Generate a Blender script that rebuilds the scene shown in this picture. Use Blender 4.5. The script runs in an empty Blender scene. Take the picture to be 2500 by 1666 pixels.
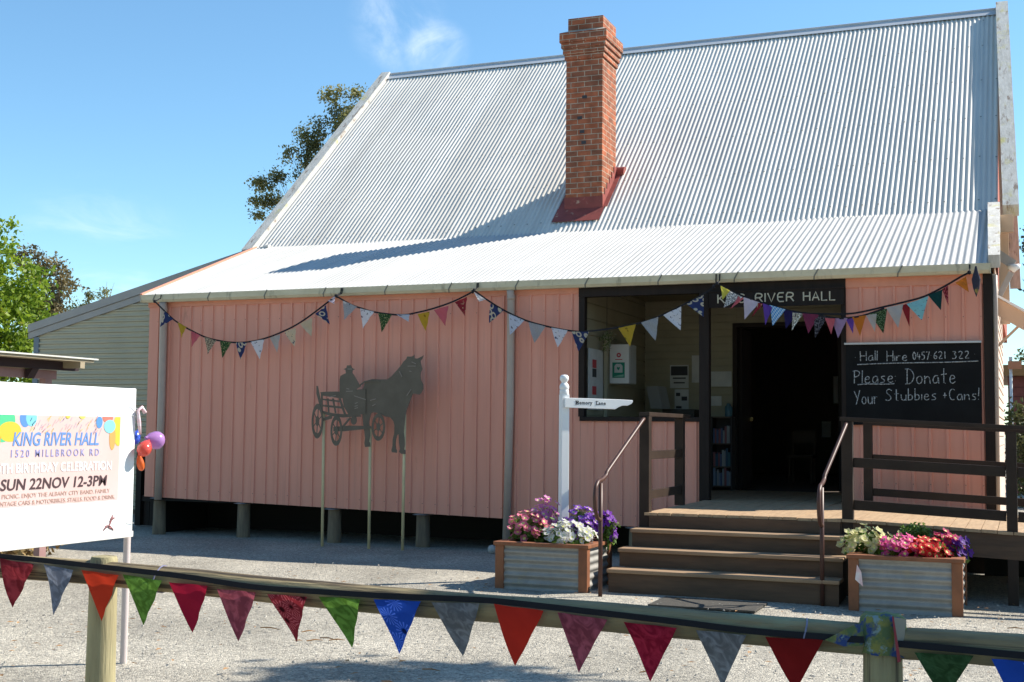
import bpy, bmesh, math, random
from mathutils import Vector, Matrix, noise
R=math.radians
rnd=random.Random(7)
S=bpy.context.scene
COL=S.collection
# ------------------------------------------------------------------ camera
cd=bpy.data.cameras.new('camera'); cam=bpy.data.objects.new('camera',cd); COL.objects.link(cam)
cd.lens=44.552; cd.sensor_width=36; cd.clip_start=.05; cd.clip_end=3000
CM=Matrix(((.92737,.01746,.37374),(.37403,-.06887,-.92486),(.00959,.99747,-.0704)))
cam.matrix_world=Matrix.Translation((.3905,-15.3435,1.6713))@CM.to_4x4()
S.camera=cam
# ------------------------------------------------------------------ light
SAZ,SEL=R(54.5),R(42.5)          # azimuth from +Y towards +X
sd=Vector((math.cos(SEL)*math.sin(SAZ),math.cos(SEL)*math.cos(SAZ),math.sin(SEL)))
sl=bpy.data.lights.new('sun','SUN'); sl.energy=5.0; sl.angle=R(.5); sl.color=(1,.94,.84)
sun=bpy.data.objects.new('sun',sl); COL.objects.link(sun); sun.location=(20,10,25)
sun.rotation_euler=sd.to_track_quat('Z','Y').to_euler()
W=bpy.data.worlds.new('World'); S.world=W; W.use_nodes=True
wn=W.node_tree.nodes; wl=W.node_tree.links; wn.clear()
wo=wn.new('ShaderNodeOutputWorld'); bg=wn.new('ShaderNodeBackground'); sky=wn.new('ShaderNodeTexSky')
sky.sky_type='NISHITA'; sky.sun_disc=False; sky.sun_elevation=SEL; sky.sun_rotation=SAZ
sky.air_density=1.0; sky.dust_density=.0; sky.ozone_density=2.5; sky.altitude=60
bg.inputs['Strength'].default_value=.084
tc=wn.new('ShaderNodeTexCoord')
def wm(op,a,b=None):
    n=wn.new('ShaderNodeMath'); n.operation=op
    for i,x in enumerate((a,b)):
        if x is None: continue
        if isinstance(x,(int,float)): n.inputs[i].default_value=x
        else: wl.new(x,n.inputs[i])
    return n.outputs[0]
def patch(d,cosr):
    """soft patch of thin cloud round one compass direction of the sky"""
    v=wn.new('ShaderNodeVectorMath'); v.operation='DOT_PRODUCT'; wl.new(tc.outputs['Generated'],v.inputs[0]); v.inputs[1].default_value=Vector(d).normalized()
    m=wn.new('ShaderNodeMapRange'); m.inputs['From Min'].default_value=cosr; m.inputs['From Max'].default_value=1; m.interpolation_type='SMOOTHSTEP'
    wl.new(v.outputs['Value'],m.inputs['Value']); return m.outputs[0]
def wisps(rot,scale,lo,hi):
    mp=wn.new('ShaderNodeMapping'); mp.inputs['Rotation'].default_value=rot; mp.inputs['Scale'].default_value=scale
    wl.new(tc.outputs['Generated'],mp.inputs[0])
    nz=wn.new('ShaderNodeTexNoise'); nz.inputs['Scale'].default_value=8; nz.inputs['Detail'].default_value=10; nz.inputs['Roughness'].default_value=.62; nz.inputs['Distortion'].default_value=.5
    wl.new(mp.outputs[0],nz.inputs['Vector'])
    m=wn.new('ShaderNodeMapRange'); m.inputs['From Min'].default_value=lo; m.inputs['From Max'].default_value=hi; m.interpolation_type='SMOOTHSTEP'; wl.new(nz.outputs[0],m.inputs['Value'])
    return m.outputs[0]
c1=wm('MULTIPLY',patch((-0.438,0.844,0.308),.9991),wisps((.5,.3,.2),(3,1.2,2.2),.36,.75))
c2=wm('MULTIPLY',patch((-0.644,0.757,0.111),.9965),wisps((.1,.2,.6),(1,1,3.2),.42,.85))
c3=wm('MULTIPLY',patch((-0.412,0.864,0.290),.9996),wisps((.2,-.5,.2),(2.6,1,2.6),.38,.75))
cl=wm('MINIMUM',wm('ADD',wm('MULTIPLY',c1,.42),wm('ADD',wm('MULTIPLY',c2,.55),wm('MULTIPLY',c3,.5))),.92)
hue=wn.new('ShaderNodeMix'); hue.data_type='RGBA'; wl.new(cl,hue.inputs['Factor']); tn=wn.new('ShaderNodeMix'); tn.data_type='RGBA'; tn.blend_type='MULTIPLY'; tn.inputs['Factor'].default_value=1; wl.new(sky.outputs[0],tn.inputs['A']); tn.inputs['B'].default_value=(1.02,1.32,1.37,1); wl.new(tn.outputs['Result'],hue.inputs['A']); hue.inputs['B'].default_value=(8.5,9.3,10,1)
wl.new(hue.outputs['Result'],bg.inputs['Color']); wl.new(bg.outputs[0],wo.inputs[0])
vs=S.view_settings; vs.view_transform='Standard'; vs.look='None'; vs.exposure=.82; vs.gamma=1; vs.use_curve_mapping=False
S.cycles.max_bounces=8
# ------------------------------------------------------------------ materials
def mat(name,c,rough=.7,metal=0,c2=None,nscale=4,nstretch=(1,1,1),ndetail=5,lo=.35,hi=.65,bump=0,bscale=60,bstretch=None,spec=.4,spots=None,trans=0,rvar=0,coat=0):
    """principled material: base colour varied by noise, optional worn spots (colour, scale, lo, hi, stretch), optional bump"""
    m=bpy.data.materials.new(name); m.use_nodes=True; n=m.node_tree.nodes; l=m.node_tree.links
    p=n['Principled BSDF']; out=n['Material Output']
    p.inputs['Roughness'].default_value=rough; p.inputs['Metallic'].default_value=metal; p.inputs['Specular IOR Level'].default_value=spec
    p.inputs['Coat Weight'].default_value=coat
    t=n.new('ShaderNodeTexCoord')
    def nz(scale,stretch,detail=5):
        mp=n.new('ShaderNodeMapping'); mp.inputs['Scale'].default_value=stretch; l.new(t.outputs['Object'],mp.inputs[0])
        x=n.new('ShaderNodeTexNoise'); x.inputs['Scale'].default_value=scale; x.inputs['Detail'].default_value=detail; x.inputs['Roughness'].default_value=.6
        l.new(mp.outputs[0],x.inputs['Vector']); return x.outputs[0]
    def rng(v,a,b):
        r=n.new('ShaderNodeMapRange'); r.inputs['From Min'].default_value=a; r.inputs['From Max'].default_value=b; l.new(v,r.inputs['Value']); return r.outputs[0]
    def mix(f,a,b):
        x=n.new('ShaderNodeMix'); x.data_type='RGBA'; l.new(f,x.inputs['Factor'])
        for k,v in (('A',a),('B',b)):
            if isinstance(v,tuple): x.inputs[k].default_value=(*v,1)
            else: l.new(v,x.inputs[k])
        return x.outputs['Result']
    col=None
    if c2 is not None:
        nv=nz(nscale,nstretch,ndetail); col=mix(rng(nv,lo,hi),tuple(c),tuple(c2))
        if rvar:
            r=rng(nv,.3,.7); a=n.new('ShaderNodeMath'); a.operation='MULTIPLY_ADD'; l.new(r,a.inputs[0]); a.inputs[1].default_value=rvar; a.inputs[2].default_value=rough; l.new(a.outputs[0],p.inputs['Roughness'])
    for s in (spots or []):
        sc,ss,a,b,st=s
        f=rng(nz(ss,st,7),a,b); col=mix(f,col if col is not None else tuple(c),tuple(sc))
    if col is None: p.inputs['Base Color'].default_value=(*c,1)
    else: l.new(col,p.inputs['Base Color'])
    if bump:
        b=n.new('ShaderNodeBump'); b.inputs['Strength'].default_value=bump; b.inputs['Distance'].default_value=.01; l.new(nz(bscale,bstretch or nstretch),b.inputs['Height']); l.new(b.outputs[0],p.inputs['Normal'])
    if trans:
        tr=n.new('ShaderNodeBsdfTranslucent'); ms=n.new('ShaderNodeMixShader'); ms.inputs[0].default_value=trans
        if col is None: tr.inputs[0].default_value=(*c,1)
        else: l.new(col,tr.inputs[0])
        l.new(p.outputs[0],ms.inputs[1]); l.new(tr.outputs[0],ms.inputs[2]); l.new(ms.outputs[0],out.inputs[0])
    return m
# ------------------------------------------------------------------ mesh builder
class MB:
    def __init__(s): s.v=[]; s.f=[]; s.uv={}; s.m=[]
    def add(s,vs,fs,mi=0):
        o=len(s.v); s.v+= [tuple(v) for v in vs]; s.f+=[tuple(i+o for i in f) for f in fs]; s.m+=[mi]*len(fs)
    def box(s,x0,x1,y0,y1,z0,z1,mi=0):
        s.hexa([(x0,y0,z0),(x1,y0,z0),(x1,y1,z0),(x0,y1,z0),(x0,y0,z1),(x1,y0,z1),(x1,y1,z1),(x0,y1,z1)],mi)
    def hexa(s,p,mi=0): s.add(p,[(0,3,2,1),(4,5,6,7),(0,1,5,4),(1,2,6,5),(2,3,7,6),(3,0,4,7)],mi)
    def bar(s,a,b,w,h,upv=(0,0,1),mi=0):
        """rectangular bar from a to b, w across, h along upv"""
        a,b=Vector(a),Vector(b); d=(b-a).normalized(); u=Vector(upv); side=d.cross(u)
        if side.length<1e-4: side=d.cross(Vector((0,1,0)))
        side.normalize(); u=side.cross(d).normalized()
        P=[]
        for q in (a,b):
            for i,j in ((-1,-1),(1,-1),(1,1),(-1,1)): P.append(q+side*i*w/2+u*j*h/2)
        s.add(P,[(3,2,1,0),(4,5,6,7),(0,1,5,4),(1,2,6,5),(2,3,7,6),(3,0,4,7)],mi)
    def tube(s,path,r,n=10,cap=True,mi=0,flat=None):
        """tube along path; r number or list; flat=(a,b) squashes the section (a across, b up)"""
        P=[Vector(p) for p in path]; N=len(P); rs=r if isinstance(r,(list,tuple)) else [r]*N
        o=len(s.v); up=Vector((0,0,1)); prev=None
        for i,p in enumerate(P):
            d=(P[min(i+1,N-1)]-P[max(i-1,0)]).normalized()
            if prev is None:
                side=d.cross(up)
                if side.length<.05: side=d.cross(Vector((0,1,0)))
            else: side=prev-d*prev.dot(d)
            side.normalize(); prev=side; u=side.cross(d).normalized()
            for k in range(n):
                a=2*math.pi*k/n; ca,sa=math.cos(a),math.sin(a)
                if flat: ca*=flat[0]; sa*=flat[1]
                s.v.append(tuple(p+side*ca*rs[i]+u*sa*rs[i]))
        for i in range(N-1):
            for k in range(n):
                k2=(k+1)%n; s.f.append((o+i*n+k,o+i*n+k2,o+(i+1)*n+k2,o+(i+1)*n+k)); s.m.append(mi)
        if cap:
            s.f.append(tuple(o+k for k in reversed(range(n)))); s.f.append(tuple(o+(N-1)*n+k for k in range(n))); s.m+=[mi,mi]
    def lathe(s,prof,c,n=20,mi=0,sx=1,sy=1):
        o=len(s.v)
        for r,z in prof:
            for k in range(n):
                a=2*math.pi*k/n; s.v.append((c[0]+math.cos(a)*r*sx,c[1]+math.sin(a)*r*sy,c[2]+z))
        for i in range(len(prof)-1):
            for k in range(n):
                k2=(k+1)%n; s.f.append((o+i*n+k,o+i*n+k2,o+(i+1)*n+k2,o+(i+1)*n+k)); s.m.append(mi)
        s.f.append(tuple(o+k for k in reversed(range(n)))); s.f.append(tuple(o+(len(prof)-1)*n+k for k in range(n))); s.m+=[mi,mi]
    def prism(s,poly,y0,y1,fn=None,mi=0):
        """2-D polygon (x,z) given thickness from y0 to y1; fn maps (x,y,z)"""
        fn=fn or (lambda x,y,z:(x,y,z)); n=len(poly)
        P=[fn(x,y0,z) for x,z in poly]+[fn(x,y1,z) for x,z in poly]
        ar=sum(poly[i][0]*poly[(i+1)%n][1]-poly[(i+1)%n][0]*poly[i][1] for i in range(n))
        F=[tuple(range(n)),tuple(range(2*n-1,n-1,-1))]+[(i,i+n,(i+1)%n+n,(i+1)%n) for i in range(n)]
        if ar<0: F=[tuple(reversed(f)) for f in F]
        s.add(P,F,mi)
    def build(s,name,m,parent=None,smooth=False,bevel=0,seg=2,autos=None):
        me=bpy.data.meshes.new(name); me.from_pydata(s.v,[],s.f)
        ms=m if isinstance(m,(list,tuple)) else [m]
        for x in ms: me.materials.append(x)
        if len(ms)>1: me.polygons.foreach_set('material_index',s.m)
        me.update()
        if smooth:
            me.polygons.foreach_set('use_smooth',[True]*len(me.polygons))
            if autos: me.set_sharp_from_angle(angle=R(autos))
        o=bpy.data.objects.new(name,me); COL.objects.link(o)
        if parent: put(o,parent)
        if bevel:
            b=o.modifiers.new('bevel','BEVEL'); b.width=bevel; b.segments=seg; b.limit_method='ANGLE'; b.angle_limit=R(40)
        return o
def put(o,parent):
    o.parent=parent; o.matrix_parent_inverse=Matrix.Translation(-parent.location) if parent.type=='EMPTY' else Matrix.Identity(4)
def thing(name,label,cat,loc=(0,0,0),group=None,kind=None):
    o=bpy.data.objects.new(name,None); COL.objects.link(o); o.location=loc; o.empty_display_size=.2
    return tag(o,label,cat,group,kind)
def tag(o,label=None,cat=None,group=None,kind=None):
    if label: o['label']=label
    if cat: o['category']=cat
    if group: o['group']=group
    if kind: o['kind']=kind
    return o
def corr(mb,x0,x1,a,b,pitch=.0762,amp=.0095,seg=8,rows=1,wob=0,x0b=None,x1b=None):
    """corrugated sheet whose ribs run from a=(y,z) to b=(y,z)"""
    x0b=x0 if x0b is None else x0b; x1b=x1 if x1b is None else x1b
    n=int(round((x1-x0)/pitch*seg)); d=Vector((0,b[0]-a[0],b[1]-a[1])).normalized(); nn=Vector((0,-d.z,d.y))
    o=len(mb.v)
    for j in range(rows+1):
        t=j/rows
        for i in range(n+1):
            f=i/n; xx=(x0+(x1-x0)*f)*(1-t)+(x0b+(x1b-x0b)*f)*t; h=amp*math.sin(2*math.pi*i/seg)
            w=wob*noise.noise(Vector((xx*.7,t*6,3.1)))+.35*wob*noise.noise(Vector((xx*3,t*15,1)))
            mb.v.append((xx,a[0]+(b[0]-a[0])*t+nn.y*(h+w),a[1]+(b[1]-a[1])*t+nn.z*(h+w)))
    for j in range(rows):
        for i in range(n):
            q=o+j*(n+1)+i; mb.f.append((q,q+1,q+n+2,q+n+1)); mb.m.append(0)
def clad(mb,x0,x1,zb,zt,y,pitch=.19,screws=()):
    """ribbed steel cladding, ribs vertical, facing -y"""
    prof=[(0,0),(.150,0),(.157,-.019),(.182,-.019)]; xs=[]
    x=x0
    while x<x1:
        for dx,dy in prof:
            if x+dx<x1: xs.append((x+dx,dy))
        x+=pitch
    xs.append((x1,0)); rows=4; o=len(mb.v)
    for j in range(rows+1):
        for xx,dy in xs:
            t=j/rows; b=zb(xx); e=zt(xx)
            mb.v.append((xx,y+dy+.003*noise.noise(Vector((xx*1.4,t*2.5,.5))),b+(e-b)*t))
    n=len(xs)
    for j in range(rows):
        for i in range(n-1):
            q=o+j*n+i; mb.f.append((q,q+1,q+n+1,q+n)); mb.m.append(0)
    x=x0
    while x+.18<x1:
        for sz in screws:
            z=zt(x)-sz if sz>0 else zb(x)-sz
            mb.add([(x+.17+.006*math.cos(a),y-.0205,z+.006*math.sin(a)) for a in [k*math.pi/3 for k in range(6)]],[tuple(range(6))],1)
        x+=pitch
def boards(mb,p0,ax,L,zb,zt,nrm,h=.107,lap=.013):
    """lapped weatherboards on a wall starting at p0, running L along ax, facing nrm"""
    p0,ax,nrm=Vector(p0),Vector(ax),Vector(nrm); z=zb
    while z<zt-.01:
        z1=min(z+h,zt)
        b0=p0+nrm*lap; b1=b0+ax*L; t0=p0+nrm*lap*.45; t1=t0+ax*L; r0=p0-nrm*lap*.9; r1=r0+ax*L; zz=z+.011
        v=[(b0.x,b0.y,zz),(b1.x,b1.y,zz),(t1.x,t1.y,z1),(t0.x,t0.y,z1),(r0.x,r0.y,zz),(r1.x,r1.y,zz),(r1.x,r1.y,z),(r0.x,r0.y,z),(t0.x,t0.y,z),(t1.x,t1.y,z)]
        mb.add(v,[(0,1,2,3),(4,5,1,0),(7,6,5,4),(8,9,6,7)])
        z=z1
def text(name,s,m,parent,origin,ux,uz,size,depth=.002,shear=0,spacing=1,align='LEFT',offset=0,xs=1):
    """lettering lying in the plane of ux (reading direction) and uz (up)"""
    c=bpy.data.curves.new('lettering','FONT'); c.body=s; c.size=size; c.extrude=depth; c.shear=shear; c.space_character=spacing; c.align_x=align; c.offset=offset; c.resolution_u=3
    t=bpy.data.objects.new('tmp',c); COL.objects.link(t)
    bpy.context.view_layer.update()
    me=bpy.data.meshes.new_from_object(t.evaluated_get(bpy.context.evaluated_depsgraph_get()))
    bpy.data.objects.remove(t); bpy.data.curves.remove(c)
    ux,uz=Vector(ux),Vector(uz); nn=ux.cross(uz); o0=Vector(origin)
    for v in me.vertices:
        q=v.co.copy(); v.co=o0+ux*q.x*xs+uz*q.y+nn*q.z
    me.materials.clear(); me.materials.append(m)
    o=bpy.data.objects.new(name,me); COL.objects.link(o)
    if parent: put(o,parent)
    return o
# single-stroke letters (x,y) in a box 0..w, 0..1
ST={'K':[[(0,0),(0,1)],[(.55,1),(0,.42)],[(.18,.58),(.6,0)]],'I':[[(0,0),(0,1)]],'N':[[(0,0),(0,1),(.55,0),(.55,1)]],
'G':[[(.58,.82),(.42,.98),(.2,.98),(.03,.75),(0,.5),(.03,.25),(.2,.02),(.42,.02),(.6,.18),(.6,.45),(.36,.45)]],
'R':[[(0,0),(0,1),(.38,1),(.54,.88),(.54,.64),(.38,.5),(0,.5)],[(.3,.5),(.58,0)]],'V':[[(0,1),(.3,0),(.6,1)]],'E':[[(.5,0),(0,0),(0,1),(.5,1)],[(0,.52),(.42,.52)]],
'H':[[(0,0),(0,1)],[(.55,0),(.55,1)],[(0,.52),(.55,.52)]],'A':[[(0,0),(.3,1),(.6,0)],[(.1,.33),(.5,.33)]],'L':[[(0,1),(0,0),(.48,0)]],
'a':[[(.42,.5),(.2,.52),(.03,.32),(.05,.08),(.2,0),(.38,.1),(.43,.5),(.46,0)]],'l':[[(.02,1),(0,0)]],'i':[[(0,.5),(0,0)]],'r':[[(0,.5),(.02,0)],[(.02,.3),(.16,.48),(.34,.48)]],
'e':[[(.04,.25),(.42,.3),(.34,.5),(.14,.5),(.02,.28),(.08,.04),(.28,-.02),(.44,.1)]],'P':[[(.04,-.02),(.06,1)],[(-.1,.95),(.25,1.02),(.48,.85),(.4,.6),(.06,.48)]],
's':[[(.4,.5),(.15,.5),(.06,.36),(.36,.2),(.32,.02),(.02,.0)]],':':[[(0,.5),(.02,.46)],[(0,.12),(.02,.08)]],'D':[[(.1,.02),(.1,1)],[(-.06,.98),(.3,1),(.6,.7),(.6,.35),(.35,.03),(-.04,.0)]],
'o':[[(.24,.5),(.06,.4),(.02,.18),(.16,.0),(.36,.04),(.46,.26),(.38,.46),(.24,.5)]],'n':[[(0,.5),(0,0)],[(0,.3),(.2,.48),(.36,.42),(.4,0)]],'t':[[(.2,.95),(.2,.06),(.34,0)],[(0,.55),(.42,.6)]],
'Y':[[(0,1),(.3,.45)],[(.58,1.05),(.2,-.05)]],'u':[[(0,.5),(.02,.1),(.2,0),(.38,.12)],[(.4,.5),(.42,0)]],'S':[[(.52,.86),(.3,1),(.08,.88),(.06,.66),(.42,.42),(.44,.14),(.2,0),(-.02,.1)]],
'b':[[(0,1),(.02,0)],[(.02,.38),(.22,.5),(.38,.3),(.3,.04),(.02,.04)]],'+':[[(.2,.6),(.2,.1)],[(0,.36),(.4,.36)]],'C':[[(.48,.88),(.26,1),(.04,.72),(.04,.3),(.2,.02),(.46,.08)]],'!':[[(.05,1.05),(.02,.3)],[(.01,.06),(.01,.0)]],
'0':[[(.2,1),(.02,.7),(.02,.3),(.2,0),(.4,.3),(.4,.7),(.2,1)]],'4':[[(.08,.95),(0,.4),(.42,.4)],[(.3,.7),(.28,0)]],'5':[[(.4,.95),(.06,.95),(.04,.55),(.3,.6),(.4,.3),(.25,.02),(0,.05)]],'7':[[(0,.92),(.42,.95),(.16,0)]],
'6':[[(.36,.95),(.1,.65),(.02,.25),(.18,0),(.38,.12),(.36,.4),(.1,.42)]],'2':[[(.02,.8),(.16,.97),(.38,.85),(.34,.55),(.0,.02),(.44,.04)]],'1':[[(.08,.95),(.08,0)]],'3':[[(.02,.92),(.36,.92),(.15,.58),(.4,.36),(.26,.02),(0,.06)]],'.':[[(.05,.5),(.07,.46)]]}
def strokes(mb,s,x,z,h,y,wd,w=None,gap=.18,xh=1,jit=0,lean=0,slope=0,dy=.003):
    """write s at x (left), z (baseline), cap height h, in plane y facing -y; stroke width wd; w = total width"""
    adv=[]; 
    for ch in s:
        if ch==' ': adv.append(.42); continue
        adv.append(max(p[0] for st in ST[ch] for p in st)+gap)
    k=h if w is None else w/sum(adv)
    for ch,a in zip(s,adv):
        if ch!=' ':
            for st in ST[ch]:
                pts=[(x+(p[0]*k)+lean*p[1]*h+rnd.uniform(-jit,jit),z+p[1]*h*(xh if ch.islower() and ch not in 'lbt' else 1)+rnd.uniform(-jit,jit)) for p in st]
                # round the corners a little
                if len(pts)>3:
                    q=[pts[0]]
                    for i in range(1,len(pts)-1): q+= [tuple(pts[i][c]*.75+pts[i-1][c]*.25 for c in (0,1)),tuple(pts[i][c]*.75+pts[i+1][c]*.25 for c in (0,1))]
                    pts=q+[pts[-1]]
                mb.tube([(p[0],y,p[1]) for p in pts],wd/2,6,flat=(1,1))
        x+=a*k; z+=a*k*slope
def leafcloud(mb,blobs,n,size,clump=.28,per=14,seed=1,flat=.0,asp=.55):
    """n small leaf faces grouped in clumps spread through ellipsoid blobs (x,y,z,rx,ry,rz)"""
    g=random.Random(seed); vol=[b[3]*b[4]*b[5] for b in blobs]; vol=[v**.75 for v in vol]; tot=sum(vol)
    for b,vv in zip(blobs,vol):
        k=max(1,int(n*vv/tot/per))
        for _ in range(k):
            while True:
                u=Vector((g.uniform(-1,1),g.uniform(-1,1),g.uniform(-1,1)))
                if .25<u.length<1: break
            u=u*(.75+.3*u.length)
            c=Vector((b[0]+u.x*b[3],b[1]+u.y*b[4],b[2]+u.z*b[5])); cr=clump*g.uniform(.5,1.3)
            if noise.noise(c*(1.1/max(.3,clump*2)))<-.22: continue
            for _ in range(int(per*g.uniform(.6,1.4))):
                p=c+Vector((g.gauss(0,cr*.5),g.gauss(0,cr*.5),g.gauss(0,cr*.38)))
                a=Vector((g.gauss(0,1),g.gauss(0,1),g.gauss(0,1)-.3)).normalized(); t=a.orthogonal().normalized()
                t.rotate(Matrix.Rotation(g.uniform(0,6.28),3,a)); w=a.cross(t); s=size*g.uniform(.6,1.35)
                o=len(mb.v); mb.v+=[tuple(p-a*s),tuple(p+t*s*asp),tuple(p+a*s),tuple(p-t*s*asp)]
                mb.f.append((o,o+1,o+2,o+3)); mb.m.append(0)
def limbs(mb,base,h,r,tips,seed=1,lean=(0,0),rf=1):
    g=random.Random(seed); base=Vector(base); top=base+Vector((lean[0],lean[1],h))
    N=7; P=[base.lerp(top,i/N)+Vector((g.uniform(-.04,.04)*h*.3*(i>0),g.uniform(-.04,.04)*h*.3*(i>0),0)) for i in range(N+1)]
    mb.tube(P,[r*(1.25 if i==0 else 1)*(1-.55*i/N) for i in range(N+1)],9)
    for t in tips:
        t=Vector(t); k=max(2,min(N,int(N*g.uniform(.5,1)))); s=P[k]; m=s.lerp(t,.5)+Vector((g.uniform(-.1,.1),g.uniform(-.1,.1),-.12*(t-s).length))
        L=[s,s.lerp(m,.6),m.lerp(t,.3),t]; rr=r*.38*(1-.4*k/N)*rf
        mb.tube(L,[rr,rr*.75,rr*.5,rr*.18],6)
        for _ in range(3):
            e=t+Vector((g.uniform(-1,1),g.uniform(-1,1),g.uniform(-.2,1)))*min((t-s).length*.22,.35)
            mb.tube([m.lerp(t,.4),e],[rr*.35,rr*.08],5)
def tree(name,label,cat,base,h,r,blobs,n,size,lm,bm,seed,clump=.3,per=14,lean=(0,0),group=None,asp=.55,rr=1):
    t=thing(name,label,cat,base,group)
    b=MB(); limbs(b,base,h,r,[(x,y,z) for x,y,z,*_ in blobs],seed,lean,rr); b.build('trunk',bm,t,smooth=True)
    c=MB(); leafcloud(c,blobs,n,size,clump,per,seed,asp=asp); c.build('crown',lm,t)
    return t
def copy_obj(o,parent,loc=None,rot=None,scale=None):
    c=o.copy(); COL.objects.link(c)
    if parent: put(c,parent)
    if loc is not None: c.location=loc
    if rot is not None: c.rotation_euler=rot
    if scale is not None: c.scale=scale
    return c
M={}
M['pink']=mat('pink_cladding_paint',(.82,.36,.255),.45,c2=(.75,.32,.225),nscale=1.2,nstretch=(3,1,.35),spots=[((.63,.27,.20),3,.56,.80,(5,1,.18)),((.42,.17,.10),2.2,.66,.80,(2,1,.5))],bump=.05,bscale=40,spec=.35)
M['pinktrim']=mat('pink_trim_paint',(.78,.32,.205),.5,c2=(.70,.28,.18),nscale=5)
M['screw']=mat('dull_screw',(.22,.10,.08),.5)
M['zinc']=mat('zincalume_roof',(.67,.64,.58),.5,0,c2=(.59,.56,.505),nscale=.9,nstretch=(6,.5,.5),spots=[((.44,.39,.31),1.1,.70,.84,(9,.5,.5))],spec=.3)
M['zinc2']=mat('newer_zincalume_roof',(.51,.505,.485),.55,0,c2=(.45,.445,.42),nscale=.9,nstretch=(6,.5,.5),spec=.45)
def sheets(m,w):
    """each sheet of the roof takes a slightly different shade"""
    n=m.node_tree.nodes; l=m.node_tree.links; p=n['Principled BSDF']; src=p.inputs['Base Color'].links[0].from_socket
    t=n.new('ShaderNodeTexCoord'); sx=n.new('ShaderNodeSeparateXYZ'); l.new(t.outputs['Object'],sx.inputs[0])
    d=n.new('ShaderNodeMath'); d.operation='DIVIDE'; l.new(sx.outputs[0],d.inputs[0]); d.inputs[1].default_value=w
    f=n.new('ShaderNodeMath'); f.operation='FLOOR'; l.new(d.outputs[0],f.inputs[0]); wn_=n.new('ShaderNodeTexWhiteNoise'); wn_.noise_dimensions='1D'; l.new(f.outputs[0],wn_.inputs['W'])
    r=n.new('ShaderNodeMapRange'); r.inputs['To Min'].default_value=.93; r.inputs['To Max'].default_value=1.04; l.new(wn_.outputs['Value'],r.inputs[0])
    x=n.new('ShaderNodeMix'); x.data_type='RGBA'; x.blend_type='MULTIPLY'; x.inputs['Factor'].default_value=1; l.new(src,x.inputs['A']); l.new(r.outputs[0],x.inputs['B']); l.new(x.outputs['Result'],p.inputs['Base Color'])
sheets(M['zinc'],.762); sheets(M['zinc2'],.762)
M['galv']=mat('galvanised_flashing',(.56,.57,.58),.5,.1,c2=(.48,.49,.51),nscale=3,nstretch=(.4,2,2))
M['gutter']=mat('cream_gutter_paint',(.68,.61,.43),.45,c2=(.60,.53,.36),nscale=2,nstretch=(2,1,4),spots=[((.32,.28,.19),3,.6,.75,(3,1,1))])
M['strap']=mat('gutter_strap_grey',(.20,.20,.17),.6)
M['pipe']=mat('grey_downpipe_paint',(.50,.40,.33),.45,c2=(.45,.36,.30),nscale=6)
M['dark']=mat('dark_brown_timber_paint',(.017,.011,.009),.6,c2=(.026,.017,.013),nscale=3,nstretch=(4,4,.6),spec=.2)
M['cream']=mat('cream_weatherboard_paint',(.37,.33,.225),.6,c2=(.32,.285,.195),nscale=2.5)
M['brick']=None
M['red']=mat('red_flashing_paint',(.30,.065,.05),.65,c2=(.22,.05,.04),nscale=6,spots=[((.5,.32,.22),9,.60,.70,(1,1,1))])
M['peel']=mat('peeling_white_bargeboard',(.60,.58,.53),.8,c2=(.46,.44,.39),nscale=6,nstretch=(3,.8,.8),spots=[((.25,.19,.15),3.0,.57,.66,(4,1,1)),((.52,.47,.20),2.2,.56,.70,(2,1.4,1.4))],bump=.5,bscale=22)
M['stump']=mat('weathered_stump_timber',(.25,.19,.12),.9,c2=(.15,.115,.08),nscale=5,nstretch=(3,3,.5),bump=.4,bscale=20)
M['cap']=mat('galvanised_ant_cap',(.55,.56,.58),.4,.5)
M['deck']=mat('oiled_decking',(.47,.32,.185),.65,c2=(.36,.24,.14),nscale=4,nstretch=(7,.8,2),bump=.15,bscale=40,bstretch=(3,.3,1))
M['tread']=mat('worn_step_tread',(.36,.235,.135),.65,c2=(.25,.16,.095),nscale=3,nstretch=(.7,5,5),bump=.2,bscale=30,bstretch=(.3,4,4))
M['step']=mat('dark_step_timber',(.125,.072,.041),.7,c2=(.080,.047,.028),nscale=3,nstretch=(.7,5,5),bump=.15,bscale=30,bstretch=(.3,4,4))
M['rail']=mat('dark_balustrade_paint',(.027,.016,.011),.55,c2=(.040,.025,.017),nscale=4,nstretch=(1,1,1),spec=.25)
M['pole']=mat('brown_enamel_pipe',(.080,.036,.026),.42,spec=.3)
M['planter']=mat('stained_planter_timber',(.28,.105,.045),.6,c2=(.19,.072,.033),nscale=4,nstretch=(2,2,1.2),bump=.2,bscale=30)
M['pgalv']=mat('galvanised_planter_sheet',(.33,.315,.285),.5,.15,c2=(.26,.25,.225),nscale=8,spots=[((.42,.36,.24),2,.62,.72,(1,1,1))])
M['soil']=mat('dark_potting_soil',(.05,.035,.025),.95,c2=(.03,.02,.015),nscale=30,bump=.6,bscale=60)
M['white']=mat('white_gloss_paint',(.80,.80,.79),.4)
M['signwhite']=mat('white_sign_panel',(.74,.74,.73),.45)
M['grey']=mat('shed_grey_trim',(.44,.39,.345),.5,c2=(.39,.345,.305),nscale=3)
M['shed']=mat('shed_beige_cladding',(.56,.485,.335),.5,c2=(.50,.435,.30),nscale=1.5)
M['steel']=mat('sign_steel_tube',(.62,.52,.49),.45,.2)
M['silh']=mat('weathered_steel_cutout',(.150,.120,.085),.6,c2=(.118,.094,.066),nscale=6)
M['spole']=mat('pale_treated_pole',(.74,.60,.32),.5,c2=(.62,.50,.27),nscale=8,nstretch=(2,2,.4))
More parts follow.
